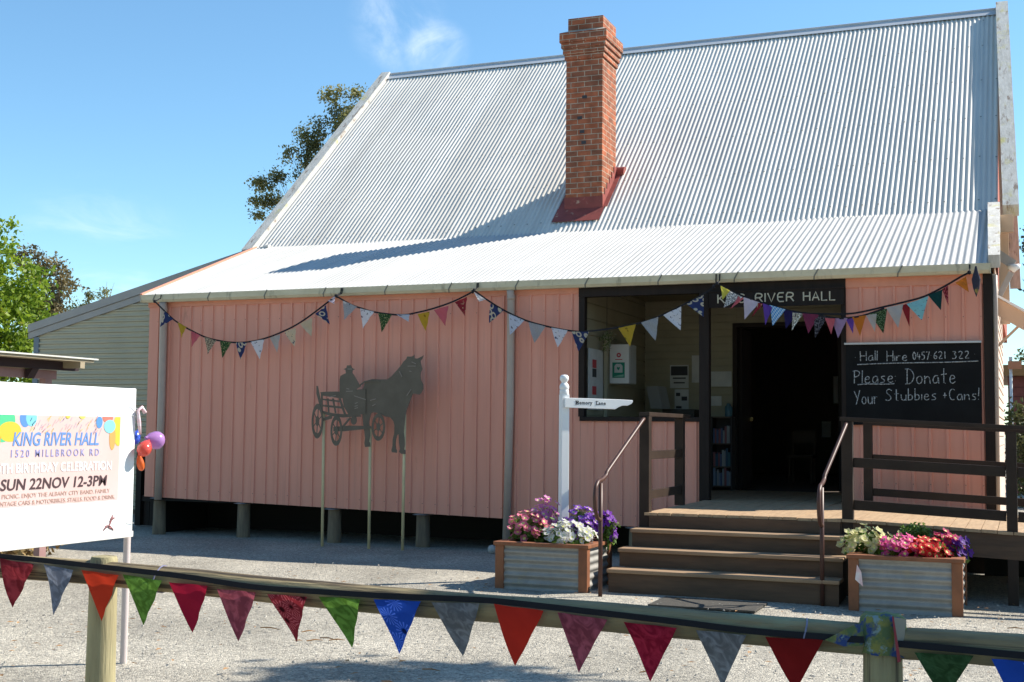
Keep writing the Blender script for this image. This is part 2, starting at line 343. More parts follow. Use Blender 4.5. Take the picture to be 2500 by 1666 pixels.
M['log']=mat('weathered_log_rail',(.40,.315,.17),.85,c2=(.20,.15,.08),nscale=3,nstretch=(.5,3,3),ndetail=8,spots=[((.06,.043,.027),2.4,.50,.57,(.22,8,8)),((.30,.34,.20),1.6,.58,.72,(.6,2,2)),((.07,.055,.04),7,.70,.75,(1.5,2,2))],bump=.9,bscale=9,bstretch=(.4,6,6))
M['logv']=mat('weathered_log_post',(.42,.36,.20),.85,c2=(.26,.22,.12),nscale=3,nstretch=(3,3,.4),ndetail=8,spots=[((.10,.078,.05),2.6,.56,.64,(12,12,.25)),((.30,.36,.23),1.6,.55,.72,(2,2,.5))],bump=.8,bscale=9,bstretch=(6,6,.4))
M['tape']=mat('black_bias_tape',(.012,.012,.016),.9)
M['board']=mat('blackboard_slate',(.007,.0075,.008),.8,c2=(.012,.0125,.013),nscale=3,spec=.15)
M['chalk']=mat('white_chalk',(.50,.52,.52),.95,c2=(.09,.095,.10),nscale=55,lo=.42,hi=.62)
M['letter']=mat('cream_routed_letter',(.62,.56,.42),.6)
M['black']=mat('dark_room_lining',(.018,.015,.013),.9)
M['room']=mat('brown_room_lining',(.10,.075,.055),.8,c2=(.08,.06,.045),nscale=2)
M['paper']=mat('notice_paper',(.62,.62,.60),.8,c2=(.52,.52,.50),nscale=6)
M['ink']=mat('dark_print',(.05,.05,.055),.8)
M['redp']=mat('red_print',(.50,.06,.07),.7)
M['greenp']=mat('green_sign_print',(.02,.23,.14),.6)
M['lgrey']=mat('pale_grey_enamel',(.55,.56,.55),.4)
M['glass']=mat('dim_window_glass',(.03,.035,.04),.05,spec=.8)
M['brass']=mat('brass',(.75,.5,.2),.25,.9)
M['bark']=mat('grey_brown_bark',(.17,.135,.105),.9,c2=(.10,.08,.06),nscale=8,nstretch=(3,3,.5),bump=.5,bscale=25)
M['leafG']=mat('bright_green_leaf',(.27,.37,.030),.5,c2=(.14,.23,.02),nscale=1.4,lo=.4,hi=.62,trans=.45,spots=[((.30,.26,.03),3.5,.60,.70,(1,1,1))])
M['leafO']=mat('olive_gum_leaf',(.27,.255,.085),.5,c2=(.12,.13,.055),nscale=.9,lo=.4,hi=.62,trans=.55,spots=[((.36,.29,.09),2,.58,.7,(1,1,1))])
M['leafB']=mat('brownish_gum_leaf',(.22,.17,.07),.6,c2=(.12,.105,.05),nscale=1.1,lo=.4,hi=.6,trans=.3)
M['leafD']=mat('dark_green_leaf',(.052,.068,.045),.5,c2=(.03,.042,.03),nscale=1.2,trans=.25)
M['leafH']=mat('hedge_leaf',(.105,.13,.040),.6,c2=(.16,.14,.06),nscale=1.5,trans=.3)
M['leafP']=mat('petunia_leaf',(.17,.28,.045),.55,c2=(.09,.17,.03),nscale=16,trans=.35)
M['leafdry']=mat('dry_leaf',(.42,.22,.08),.8,c2=(.30,.17,.08),nscale=3,trans=.2)
M['rbrick']=mat('red_brown_wall',(.20,.065,.055),.8,c2=(.16,.05,.045),nscale=8)
M['broof']=mat('brown_roof_sheet',(.26,.14,.055),.6)
M['carred']=mat('red_car_paint',(.55,.03,.035),.3,coat=.6)
M['tyre']=mat('tyre_rubber',(.02,.02,.02),.8)
M['mat']=mat('dark_rubber_mat',(.045,.042,.036),.9,c2=(.07,.062,.05),nscale=14,spots=[((.45,.44,.40),24,.66,.70,(1,1,1))],bump=.5,bscale=80)
M['shelroof']=mat('shelter_roof_sheet',(.62,.61,.56),.5,c2=(.55,.53,.47),nscale=4)
M['soffit']=mat('shelter_soffit_board',(.34,.28,.19),.7,c2=(.28,.23,.15),nscale=4)
M['plum']=mat('dull_plum_beam',(.34,.20,.19),.6,c2=(.28,.16,.15),nscale=5)
M['beamdk']=mat('dark_shelter_beam',(.030,.016,.018),.6)
# gravel: fine stones of mixed greys and browns
def gravel():
    m=bpy.data.materials.new('gravel'); m.use_nodes=True; n=m.node_tree.nodes; l=m.node_tree.links; p=n['Principled BSDF']; p.inputs['Roughness'].default_value=.95; p.inputs['Specular IOR Level'].default_value=.2
    t=n.new('ShaderNodeTexCoord')
    def vor(sc):
        v=n.new('ShaderNodeTexVoronoi'); v.inputs['Scale'].default_value=sc; l.new(t.outputs['Object'],v.inputs['Vector']); return v
    v=vor(46); v2=vor(105)
    r=n.new('ShaderNodeValToRGB'); e=r.color_ramp.elements; e[0].color=(.13,.12,.10,1); e[1].position=1; e[1].color=(.67,.61,.49,1)
    for ps,c in ((.25,(.25,.23,.195)),(.55,(.375,.342,.282)),(.8,(.455,.412,.335))): x=r.color_ramp.elements.new(ps); x.color=(*c,1)
    sx=n.new('ShaderNodeSeparateColor'); l.new(v.outputs['Color'],sx.inputs[0]); l.new(sx.outputs[0],r.inputs[0])
    r2=n.new('ShaderNodeValToRGB'); e=r2.color_ramp.elements; e[0].color=(.16,.15,.135,1); e[1].color=(.59,.54,.44,1)
    sy=n.new('ShaderNodeSeparateColor'); l.new(v2.outputs['Color'],sy.inputs[0]); l.new(sy.outputs[1],r2.inputs[0])
    mx=n.new('ShaderNodeMix'); mx.data_type='RGBA'; mx.inputs['Factor'].default_value=.5; l.new(r.outputs[0],mx.inputs['A']); l.new(r2.outputs[0],mx.inputs['B'])
    nz=n.new('ShaderNodeTexNoise'); nz.inputs['Scale'].default_value=.8; nz.inputs['Detail'].default_value=6; l.new(t.outputs['Object'],nz.inputs['Vector'])
    mr=n.new('ShaderNodeMapRange'); mr.inputs['From Min'].default_value=.35; mr.inputs['From Max'].default_value=.68; mr.inputs['To Min'].default_value=.82; mr.inputs['To Max'].default_value=1.20; l.new(nz.outputs[0],mr.inputs['Value'])
    mu=n.new('ShaderNodeMix'); mu.data_type='RGBA'; mu.blend_type='MULTIPLY'; mu.inputs['Factor'].default_value=1; l.new(mx.outputs['Result'],mu.inputs['A']); l.new(mr.outputs[0],mu.inputs['B'])
    l.new(mu.outputs['Result'],p.inputs['Base Color'])
    ad=n.new('ShaderNodeMath'); ad.operation='ADD'; l.new(v.outputs['Distance'],ad.inputs[0]); l.new(v2.outputs['Distance'],ad.inputs[1])
    b=n.new('ShaderNodeBump'); b.invert=True; b.inputs['Strength'].default_value=.7; b.inputs['Distance'].default_value=.012; l.new(ad.outputs[0],b.inputs['Height']); l.new(b.outputs[0],p.inputs['Normal'])
    return m
M['gravel']=gravel()
def brickmat():
    m=bpy.data.materials.new('chimney_brick'); m.use_nodes=True; n=m.node_tree.nodes; l=m.node_tree.links; p=n['Principled BSDF']; p.inputs['Roughness'].default_value=.9; p.inputs['Specular IOR Level'].default_value=.2
    uv=n.new('ShaderNodeUVMap'); b=n.new('ShaderNodeTexBrick'); l.new(uv.outputs[0],b.inputs['Vector'])
    b.offset=.5; b.inputs['Scale'].default_value=1; b.inputs['Mortar Size'].default_value=.0062; b.inputs['Mortar Smooth'].default_value=.25; b.inputs['Brick Width'].default_value=.235; b.inputs['Row Height'].default_value=.0875; b.inputs['Bias'].default_value=-.1
    b.inputs['Color1'].default_value=(.44,.135,.065,1); b.inputs['Color2'].default_value=(.25,.10,.06,1); b.inputs['Mortar'].default_value=(.50,.41,.31,1)
    t=n.new('ShaderNodeTexCoord'); z=n.new('ShaderNodeTexNoise'); z.inputs['Scale'].default_value=7; z.inputs['Detail'].default_value=8; l.new(t.outputs['Object'],z.inputs[0])
    r=n.new('ShaderNodeMapRange'); r.inputs['From Min'].default_value=.35; r.inputs['From Max'].default_value=.7; r.inputs['To Min'].default_value=.7; r.inputs['To Max'].default_value=1.2; l.new(z.outputs[0],r.inputs[0])
    mu=n.new('ShaderNodeMix'); mu.data_type='RGBA'; mu.blend_type='MULTIPLY'; mu.inputs['Factor'].default_value=1; l.new(b.outputs['Color'],mu.inputs['A']); l.new(r.outputs[0],mu.inputs['B'])
    z2=n.new('ShaderNodeTexNoise'); z2.inputs['Scale'].default_value=2.6; z2.inputs['Detail'].default_value=8; l.new(t.outputs['Object'],z2.inputs[0])
    r2=n.new('ShaderNodeMapRange'); r2.inputs['From Min'].default_value=.64; r2.inputs['From Max'].default_value=.74; r2.inputs['To Max'].default_value=.6; l.new(z2.outputs[0],r2.inputs[0])
    m2=n.new('ShaderNodeMix'); m2.data_type='RGBA'; l.new(r2.outputs[0],m2.inputs['Factor']); l.new(mu.outputs['Result'],m2.inputs['A']); m2.inputs['B'].default_value=(.10,.07,.06,1)
    l.new(m2.outputs['Result'],p.inputs['Base Color'])
    bp=n.new('ShaderNodeBump'); bp.inputs['Strength'].default_value=.8; bp.inputs['Distance'].default_value=.012; bp.invert=True
    ad=n.new('ShaderNodeMath'); ad.operation='MULTIPLY_ADD'; l.new(z.outputs[0],ad.inputs[0]); ad.inputs[1].default_value=-.5; l.new(b.outputs['Fac'],ad.inputs[2]); l.new(ad.outputs[0],bp.inputs['Height']); l.new(bp.outputs[0],p.inputs['Normal'])
    return m
M['brick']=brickmat()
# bunting cloths
CL={'navy blue':(.035,.05,.14),'mustard yellow':(.52,.33,.035),'pink':(.62,.14,.17),'brown speckled':(.30,.25,.17),'dark green':(.035,.085,.03),'white':(.72,.72,.76),'pale grey':(.50,.49,.46),'cream':(.66,.54,.36),'lilac white':(.66,.60,.74),'grey':(.20,.20,.21),'pale blue':(.55,.62,.74),'dark red':(.26,.025,.035),'yellow':(.66,.60,.10),'grey speckled':(.45,.45,.46),'violet':(.14,.07,.42),'blue gingham':(.08,.33,.72),'cream speckled':(.5,.46,.36),'dark navy':(.025,.02,.10),'charcoal':(.045,.045,.06),'plum':(.22,.04,.09),'lilac':(.38,.26,.44),'orange':(.62,.20,.03),'aqua blue':(.22,.55,.62),'dark teal':(.01,.06,.06),'blue grey':(.19,.21,.27),'orange red':(.62,.05,.02),'green':(.115,.24,.035),'crimson':(.36,.012,.04),'dusty rose':(.33,.07,.10),'blue':(.02,.08,.46),'bright red':(.62,.035,.02),'deep red':(.24,.012,.012)}
def cloth(kind,cn):
    key='cloth '+kind+' '+cn
    if key in M: return M[key]
    c=CL[cn]; dk=tuple(x*.45 for x in c); lt=tuple(min(.8,x*1.8+.06) for x in c)
    m=bpy.data.materials.new(key.replace(' ','_')); m.use_nodes=True; n=m.node_tree.nodes; l=m.node_tree.links; p=n['Principled BSDF']; p.inputs['Roughness'].default_value=.9; p.inputs['Specular IOR Level'].default_value=.15; out=n['Material Output']
    uv=n.new('ShaderNodeUVMap'); mx=n.new('ShaderNodeMix'); mx.data_type='RGBA'; mx.inputs['A'].default_value=(*c,1); mx.inputs['B'].default_value=(*c,1)
    def tex(t,sc,**k):
        x=n.new('ShaderNodeTex'+t); x.inputs['Scale'].default_value=sc; l.new(uv.outputs[0],x.inputs['Vector'])
        for a,b in k.items(): x.inputs[a].default_value=b
        return x
    def th(v,a,b):
        r=n.new('ShaderNodeMapRange'); r.inputs['From Min'].default_value=a; r.inputs['From Max'].default_value=b; l.new(v,r.inputs[0]); l.new(r.outputs[0],mx.inputs['Factor'])
    if kind=='plain': th(tex('Noise',9,Detail=5).outputs[0],.3,.75); mx.inputs['B'].default_value=(*[x*.8 for x in c],1)
    elif kind=='batik': th(tex('Noise',22,Detail=6,Distortion=1.2).outputs[0],.42,.62); mx.inputs['A'].default_value=(*[x*.72 for x in c],1); mx.inputs['B'].default_value=(*[min(.8,x*1.25+.01) for x in c],1)
    elif kind=='speckle': th(tex('Noise',75,Detail=3).outputs[0],.48,.56); mx.inputs['A'].default_value=(*dk,1); mx.inputs['B'].default_value=(*lt,1)
    elif kind=='leaf': th(tex('Noise',55,Detail=2).outputs[0],.56,.62); mx.inputs['B'].default_value=(.36,.34,.16,1)
    elif kind=='dots': th(tex('Voronoi',17).outputs['Distance'],.26,.20); mx.inputs['B'].default_value=(*[x*.5 for x in c],1)
    elif kind=='motif':
        th(tex('Noise',30,Detail=2).outputs[0],.61,.66); mx.inputs['B'].default_value=((.10,.10,.14,1) if max(c)>.4 else (.6,.5,.3,1))
    elif kind=='badge':
        v=tex('Voronoi',13,Randomness=.6).outputs['Distance']; a=n.new('ShaderNodeMath'); a.operation='SUBTRACT'; l.new(v,a.inputs[0]); a.inputs[1].default_value=.36; b=n.new('ShaderNodeMath'); b.operation='ABSOLUTE'; l.new(a.outputs[0],b.inputs[0]); th(b.outputs[0],.13,.07); mx.inputs['B'].default_value=(.55,.50,.38,1)
    elif kind=='stripe': w=tex('Wave',48); w.bands_direction='Y'; th(w.outputs[0],.3,.7); mx.inputs['A'].default_value=(.55,.56,.57,1); mx.inputs['B'].default_value=(.20,.21,.23,1)
    elif kind=='gingham': k=tex('Checker',52); th(k.outputs['Fac'],0,1); mx.inputs['B'].default_value=(.50,.68,.85,1)
    elif kind=='burst':
        v=tex('Voronoi',13); v2=tex('Wave',1); 
        sp=n.new('ShaderNodeVectorMath'); sp.operation='SUBTRACT'; l.new(uv.outputs[0],sp.inputs[0]); l.new(v.outputs['Position'],sp.inputs[1])
        se=n.new('ShaderNodeSeparateXYZ'); l.new(sp.outputs[0],se.inputs[0]); at=n.new('ShaderNodeMath'); at.operation='ARCTAN2'; l.new(se.outputs[1],at.inputs[0]); l.new(se.outputs[0],at.inputs[1])
        q=n.new('ShaderNodeMath'); q.operation='MULTIPLY'; l.new(at.outputs[0],q.inputs[0]); q.inputs[1].default_value=14
        s=n.new('ShaderNodeMath'); s.operation='SINE'; l.new(q.outputs[0],s.inputs[0])
        d=n.new('ShaderNodeMath'); d.operation='COMPARE'; l.new(v.outputs['Distance'],d.inputs[0]); d.inputs[1].default_value=.36; d.inputs[2].default_value=.16
        e=n.new('ShaderNodeMath'); e.operation='MULTIPLY'; l.new(s.outputs[0],e.inputs[0]); l.new(d.outputs[0],e.inputs[1]); th(e.outputs[0],.1,.6); mx.inputs['B'].default_value=(*lt,1)
        m3=n.new('ShaderNodeMix'); m3.data_type='RGBA'; l.new(mx.outputs['Result'],m3.inputs['A']); m3.inputs['B'].default_value=(*[x*.2 for x in c],1)
        r=n.new('ShaderNodeMapRange'); r.inputs['From Min'].default_value=.17; r.inputs['From Max'].default_value=.12; l.new(v.outputs['Distance'],r.inputs[0]); l.new(r.outputs[0],m3.inputs['Factor']); mx=m3
    l.new(mx.outputs['Result'],p.inputs['Base Color'])
    bz=tex('Noise',260,Detail=2); bm=n.new('ShaderNodeBump'); bm.inputs['Strength'].default_value=.25; bm.inputs['Distance'].default_value=.002; l.new(bz.outputs[0],bm.inputs['Height']); l.new(bm.outputs[0],p.inputs['Normal'])
    tr=n.new('ShaderNodeBsdfTranslucent'); l.new(mx.outputs['Result'],tr.inputs[0]); ms=n.new('ShaderNodeMixShader'); ms.inputs[0].default_value=.28
    l.new(p.outputs[0],ms.inputs[1]); l.new(tr.outputs[0],ms.inputs[2]); l.new(ms.outputs[0],out.inputs[0])
    M[key]=m; return m
# ------------------------------------------------------------------ measured shapes: bunting, rails, cut-out, flowers (metres)
SW=[[(-11.288,-0.3,3.491),(-11.1,-0.3,3.335),(-10.947,-0.3,3.217),(-10.753,-0.3,3.107),(-10.414,-0.3,2.96),(-10.124,-0.3,2.894),(-9.878,-0.3,2.868),(-9.636,-0.3,2.877),(-9.378,-0.3,2.924),(-9.124,-0.3,3.004),(-8.911,-0.3,3.092),(-8.719,-0.3,3.197),(-8.454,-0.3,3.367),(-8.285,-0.3,3.479)],[(-8.266,-0.3,3.47),(-8.056,-0.3,3.355),(-7.868,-0.3,3.292),(-7.681,-0.3,3.241),(-7.368,-0.3,3.197),(-7.169,-0.3,3.195),(-7.154,-0.3,3.201),(-6.848,-0.3,3.258),(-6.526,-0.3,3.35),(-6.248,-0.3,3.469)],[(-6.229,-0.3,3.487),(-6.05,-0.3,3.363),(-5.814,-0.3,3.221),(-5.504,-0.3,3.078),(-5.18,-0.3,2.987),(-4.899,-0.3,2.932),(-4.714,-0.3,2.919),(-4.439,-0.3,2.94),(-4.168,-0.3,2.977),(-3.901,-0.3,3.032),(-3.654,-0.3,3.12),(-3.41,-0.3,3.233),(-3.203,-0.3,3.337),(-3.066,-0.3,3.426)],[(-3.021,-0.3,3.464),(-2.768,-0.3,3.329),(-2.517,-0.3,3.23),(-2.238,-0.3,3.139),(-2.01,-0.3,3.083),(-1.785,-0.3,3.066),(-1.5,-0.3,3.059),(-1.311,-0.3,3.081),(-1.078,-0.3,3.131),(-0.847,-0.3,3.181),(-0.634,-0.3,3.238),(-0.422,-0.3,3.343),(-0.243,-0.3,3.447),(-0.153,-0.3,3.491)],[(-1.847,-0.315,3.058),(-1.624,-0.315,3.01),(-1.498,-0.315,3.009),(-1.31,-0.315,3.035),(-1.076,-0.315,3.111)]]
FL=[[('badge','navy blue',(-11.102,-0.312,3.34),(-10.949,-0.312,3.225),(-11.169,-0.312,3.115)),('dots','mustard yellow',(-10.862,-0.312,3.175),(-10.713,-0.312,3.105),(-10.785,-0.312,2.949)),('plain','pink',(-10.627,-0.312,3.046),(-10.468,-0.312,2.978),(-10.64,-0.312,2.815)),('speckle','brown speckled',(-10.395,-0.312,2.956),(-10.197,-0.312,2.9),(-10.356,-0.312,2.707)),('leaf','dark green',(-10.136,-0.312,2.897),(-9.941,-0.312,2.873),(-10.087,-0.312,2.652)),('badge','navy blue',(-9.87,-0.312,2.867),(-9.692,-0.312,2.867),(-9.792,-0.312,2.626)),('motif','white',(-9.628,-0.312,2.876),(-9.41,-0.312,2.903),(-9.486,-0.312,2.627)),('plain','pale grey',(-9.321,-0.312,2.925),(-9.145,-0.312,2.97),(-9.203,-0.312,2.717)),('motif','cream',(-9.086,-0.312,2.997),(-8.903,-0.312,3.061),(-8.919,-0.312,2.797)),('plain','cream',(-8.836,-0.312,3.107),(-8.648,-0.312,3.195),(-8.644,-0.312,2.93)),('badge','navy blue',(-8.594,-0.312,3.24),(-8.428,-0.312,3.356),(-8.393,-0.312,3.092)),('motif','lilac white',(-8.401,-0.312,3.414),(-8.279,-0.312,3.486),(-8.314,-0.312,3.37))],[('stripe','grey',(-8.163,-0.312,3.407),(-7.946,-0.312,3.318),(-8.148,-0.312,3.144)),('motif','white',(-7.898,-0.312,3.295),(-7.684,-0.312,3.245),(-7.865,-0.312,3.019)),('leaf','dark green',(-7.628,-0.312,3.227),(-7.417,-0.312,3.197),(-7.546,-0.312,2.963)),('plain','pale blue',(-7.353,-0.312,3.2),(-7.154,-0.312,3.195),(-7.161,-0.312,3.096)),('dots','mustard yellow',(-7.037,-0.312,3.196),(-6.862,-0.312,3.228),(-6.93,-0.312,2.97)),('plain','pink',(-6.801,-0.312,3.246),(-6.584,-0.312,3.295),(-6.626,-0.312,3.027)),('motif','dark red',(-6.5,-0.312,3.342),(-6.321,-0.312,3.403),(-6.338,-0.312,3.148))],[('motif','white',(-6.227,-0.312,3.467),(-6.06,-0.312,3.362),(-6.162,-0.312,3.338)),('badge','navy blue',(-5.989,-0.312,3.309),(-5.809,-0.312,3.214),(-6.011,-0.312,3.053)),('motif','pale blue',(-5.731,-0.312,3.169),(-5.514,-0.312,3.077),(-5.718,-0.312,2.894)),('stripe','grey',(-5.461,-0.312,3.055),(-5.229,-0.312,2.996),(-5.382,-0.312,2.784)),('motif','white',(-5.148,-0.312,2.977),(-4.928,-0.312,2.937),(-5.052,-0.312,2.722)),('badge','navy blue',(-4.876,-0.312,2.921),(-4.64,-0.312,2.913),(-4.786,-0.312,2.669)),('dots','mustard yellow',(-4.264,-0.312,2.952),(-4.036,-0.312,2.994),(-4.101,-0.312,2.712)),('stripe','grey',(-3.972,-0.312,3.013),(-3.751,-0.312,3.079),(-3.782,-0.312,2.784)),('motif','white',(-3.689,-0.312,3.099),(-3.464,-0.312,3.199),(-3.467,-0.312,2.906)),('badge','navy blue',(-3.398,-0.312,3.228),(-3.188,-0.312,3.334),(-3.183,-0.312,3.061))],[('plain','yellow',(-2.981,-0.312,3.439),(-2.861,-0.312,3.373),(-2.951,-0.312,3.266)),('plain','pink',(-2.757,-0.316,3.311),(-2.695,-0.316,3.275),(-2.857,-0.316,3.143)),('speckle','grey speckled',(-2.886,-0.32,3.379),(-2.707,-0.32,3.289),(-2.938,-0.32,3.168)),('motif','dark red',(-2.532,-0.324,3.217),(-2.462,-0.324,3.202),(-2.599,-0.324,3.042)),('plain','lilac white',(-2.698,-0.312,3.289),(-2.504,-0.312,3.22),(-2.694,-0.312,3.024)),('plain','violet',(-2.469,-0.316,3.21),(-2.35,-0.316,3.162),(-2.45,-0.316,2.949)),('gingham','blue gingham',(-2.391,-0.32,3.188),(-2.2,-0.32,3.128),(-2.351,-0.32,2.937)),('speckle','cream speckled',(-2.114,-0.324,3.09),(-1.995,-0.324,3.07),(-2.131,-0.324,2.869)),('plain','dark navy',(-2.227,-0.312,3.129),(-2.046,-0.312,3.083),(-2.212,-0.312,2.897)),('speckle','charcoal',(-1.872,-0.316,3.054),(-1.72,-0.316,3.026),(-1.866,-0.316,2.781)),('plain','plum',(-2.008,-0.32,3.077),(-1.812,-0.32,3.056),(-1.933,-0.32,2.833)),('plain','pink',(-1.744,-0.324,3.015),(-1.625,-0.324,3.005),(-1.677,-0.324,2.821)),('plain','violet',(-1.514,-0.312,3.009),(-1.412,-0.312,3.018),(-1.437,-0.312,2.829)),('plain','lilac',(-1.672,-0.316,3.008),(-1.487,-0.316,3.009),(-1.592,-0.316,2.776)),('plain','orange',(-1.435,-0.32,3.017),(-1.279,-0.32,3.036),(-1.351,-0.32,2.795)),('plain','pale grey',(-1.276,-0.324,3.034),(-1.162,-0.324,3.052),(-1.18,-0.324,2.84)),('speckle','dark green',(-1.24,-0.312,3.051),(-1.043,-0.312,3.11),(-1.088,-0.312,2.822)),('plain','dark red',(-0.892,-0.316,3.138),(-0.793,-0.316,3.17),(-0.811,-0.316,2.897)),('plain','pale grey',(-1.058,-0.32,3.117),(-0.866,-0.32,3.153),(-0.926,-0.32,2.878)),('motif','aqua blue',(-0.831,-0.324,3.152),(-0.591,-0.324,3.236),(-0.667,-0.324,2.963)),('speckle','dark red',(-0.445,-0.312,3.31),(-0.38,-0.312,3.356),(-0.373,-0.312,3.114)),('plain','dark teal',(-0.595,-0.316,3.244),(-0.44,-0.316,3.31),(-0.455,-0.316,3.07)),('plain','orange',(-0.305,-0.32,3.377),(-0.187,-0.32,3.444),(-0.161,-0.32,3.266))]]
RAIL1=[(-4.643,-10.25,0.954),(-3.865,-10.25,0.953),(-3.089,-10.25,0.931),(-2.37,-10.25,0.91),(-1.255,-10.25,0.902),(-0.769,-10.25,0.891),(-0.134,-10.25,0.882)]
RAIL2=[(-0.134,-10.25,0.875),(0.089,-10.25,0.879),(0.361,-10.25,0.879),(0.78,-10.25,0.879)]
TAPE1=[(-4.562,-10.335,1.025),(-4.401,-10.335,1.016),(-4.113,-10.335,1.007),(-3.663,-10.335,0.989),(-3.283,-10.335,0.972),(-2.887,-10.335,0.944),(-2.553,-10.335,0.942),(-2.214,-10.335,0.943),(-1.799,-10.335,0.951),(-1.622,-10.335,0.948),(-1.228,-10.335,0.93),(-0.915,-10.335,0.915),(-0.629,-10.335,0.899),(-0.265,-10.335,0.894),(-0.185,-10.335,0.895)]
TAPE2=[(-0.063,-10.335,0.888),(0.123,-10.335,0.884),(0.375,-10.335,0.877),(0.644,-10.335,0.873)]
FF1=[('batik','dark red',(-4.394,-10.347,1.007),(-4.174,-10.347,0.987),(-4.285,-10.347,0.768)),('batik','blue grey',(-4.117,-10.347,0.99),(-3.922,-10.347,0.972),(-4.009,-10.347,0.753)),('plain','orange red',(-3.874,-10.347,0.974),(-3.66,-10.347,0.96),(-3.749,-10.347,0.736)),('batik','green',(-3.627,-10.347,0.966),(-3.406,-10.347,0.947),(-3.491,-10.347,0.734)),('plain','crimson',(-3.361,-10.347,0.943),(-3.14,-10.347,0.937),(-3.223,-10.347,0.716)),('batik','dusty rose',(-3.092,-10.347,0.927),(-2.876,-10.347,0.922),(-2.973,-10.347,0.693)),('burst','dark red',(-2.814,-10.347,0.919),(-2.61,-10.347,0.917),(-2.664,-10.347,0.709)),('batik','green',(-2.547,-10.347,0.923),(-2.338,-10.347,0.923),(-2.39,-10.347,0.702)),('burst','blue',(-2.269,-10.347,0.927),(-2.042,-10.347,0.931),(-2.141,-10.347,0.699)),('batik','grey',(-1.992,-10.347,0.93),(-1.765,-10.347,0.938),(-1.847,-10.347,0.708)),('plain','bright red',(-1.701,-10.347,0.94),(-1.475,-10.347,0.925),(-1.596,-10.347,0.691)),('batik','dusty rose',(-1.416,-10.347,0.922),(-1.197,-10.347,0.907),(-1.323,-10.347,0.681)),('batik','crimson',(-1.131,-10.347,0.901),(-0.907,-10.347,0.893),(-1.017,-10.347,0.672)),('batik','grey',(-0.829,-10.347,0.89),(-0.63,-10.347,0.883),(-0.725,-10.347,0.674)),('plain','deep red',(-0.557,-10.347,0.881),(-0.335,-10.347,0.885),(-0.446,-10.347,0.678))]
FF2=[('batik','dark green',(-0.003,-10.347,0.863),(0.204,-10.347,0.865),(0.1,-10.347,0.693)),('burst','blue',(0.265,-10.347,0.86),(0.438,-10.347,0.856),(0.353,-10.347,0.669))]
HORSE=[(-7.727,2.308),(-7.618,2.334),(-7.508,2.328),(-7.4,2.328),(-7.335,2.371),(-7.272,2.433),(-7.208,2.5),(-7.166,2.557),(-7.124,2.595),(-7.109,2.626),(-7.05,2.625),(-7.026,2.632),(-7.005,2.648),(-7.004,2.603),(-6.964,2.597),(-6.922,2.614),(-6.869,2.637),(-6.892,2.592),(-6.914,2.566),(-6.907,2.525),(-6.887,2.458),(-6.906,2.42),(-6.912,2.372),(-6.901,2.315),(-6.871,2.258),(-6.87,2.2),(-6.891,2.151),(-6.924,2.127),(-6.977,2.134),(-7.02,2.139),(-7.041,2.086),(-7.071,2.01),(-7.102,1.933),(-7.12,1.871),(-7.126,1.818),(-7.135,1.732),(-7.144,1.636),(-7.132,1.56),(-7.126,1.465),(-7.136,1.412),(-7.114,1.398),(-7.113,1.349),(-7.177,1.353),(-7.208,1.378),(-7.195,1.416),(-7.21,1.492),(-7.216,1.588),(-7.227,1.612),(-7.242,1.588),(-7.254,1.54),(-7.26,1.473),(-7.254,1.415),(-7.238,1.397),(-7.238,1.364),(-7.314,1.371),(-7.32,1.4),(-7.306,1.453),(-7.304,1.539),(-7.284,1.616),(-7.281,1.721),(-7.298,1.779),(-7.347,1.827),(-7.423,1.838),(-7.489,1.874),(-7.598,1.895),(-7.631,1.878),(-7.656,1.777),(-7.649,1.69),(-7.639,1.584),(-7.656,1.506),(-7.636,1.487),(-7.633,1.441),(-7.712,1.433),(-7.724,1.486),(-7.714,1.554),(-7.727,1.631),(-7.748,1.728),(-7.756,1.825),(-7.777,2.067),(-7.758,2.203)]
DRIVER=[(-8.106,2.126),(-8.11,2.332),(-8.1,2.376),(-8.067,2.395),(-8.017,2.415),(-8.024,2.459),(-8.054,2.467),(-8.011,2.486),(-8.001,2.518),(-7.941,2.521),(-7.927,2.485),(-7.883,2.463),(-7.916,2.452),(-7.921,2.417),(-7.892,2.387),(-7.849,2.321),(-7.809,2.262),(-7.781,2.242),(-7.846,2.204),(-7.889,2.126)]
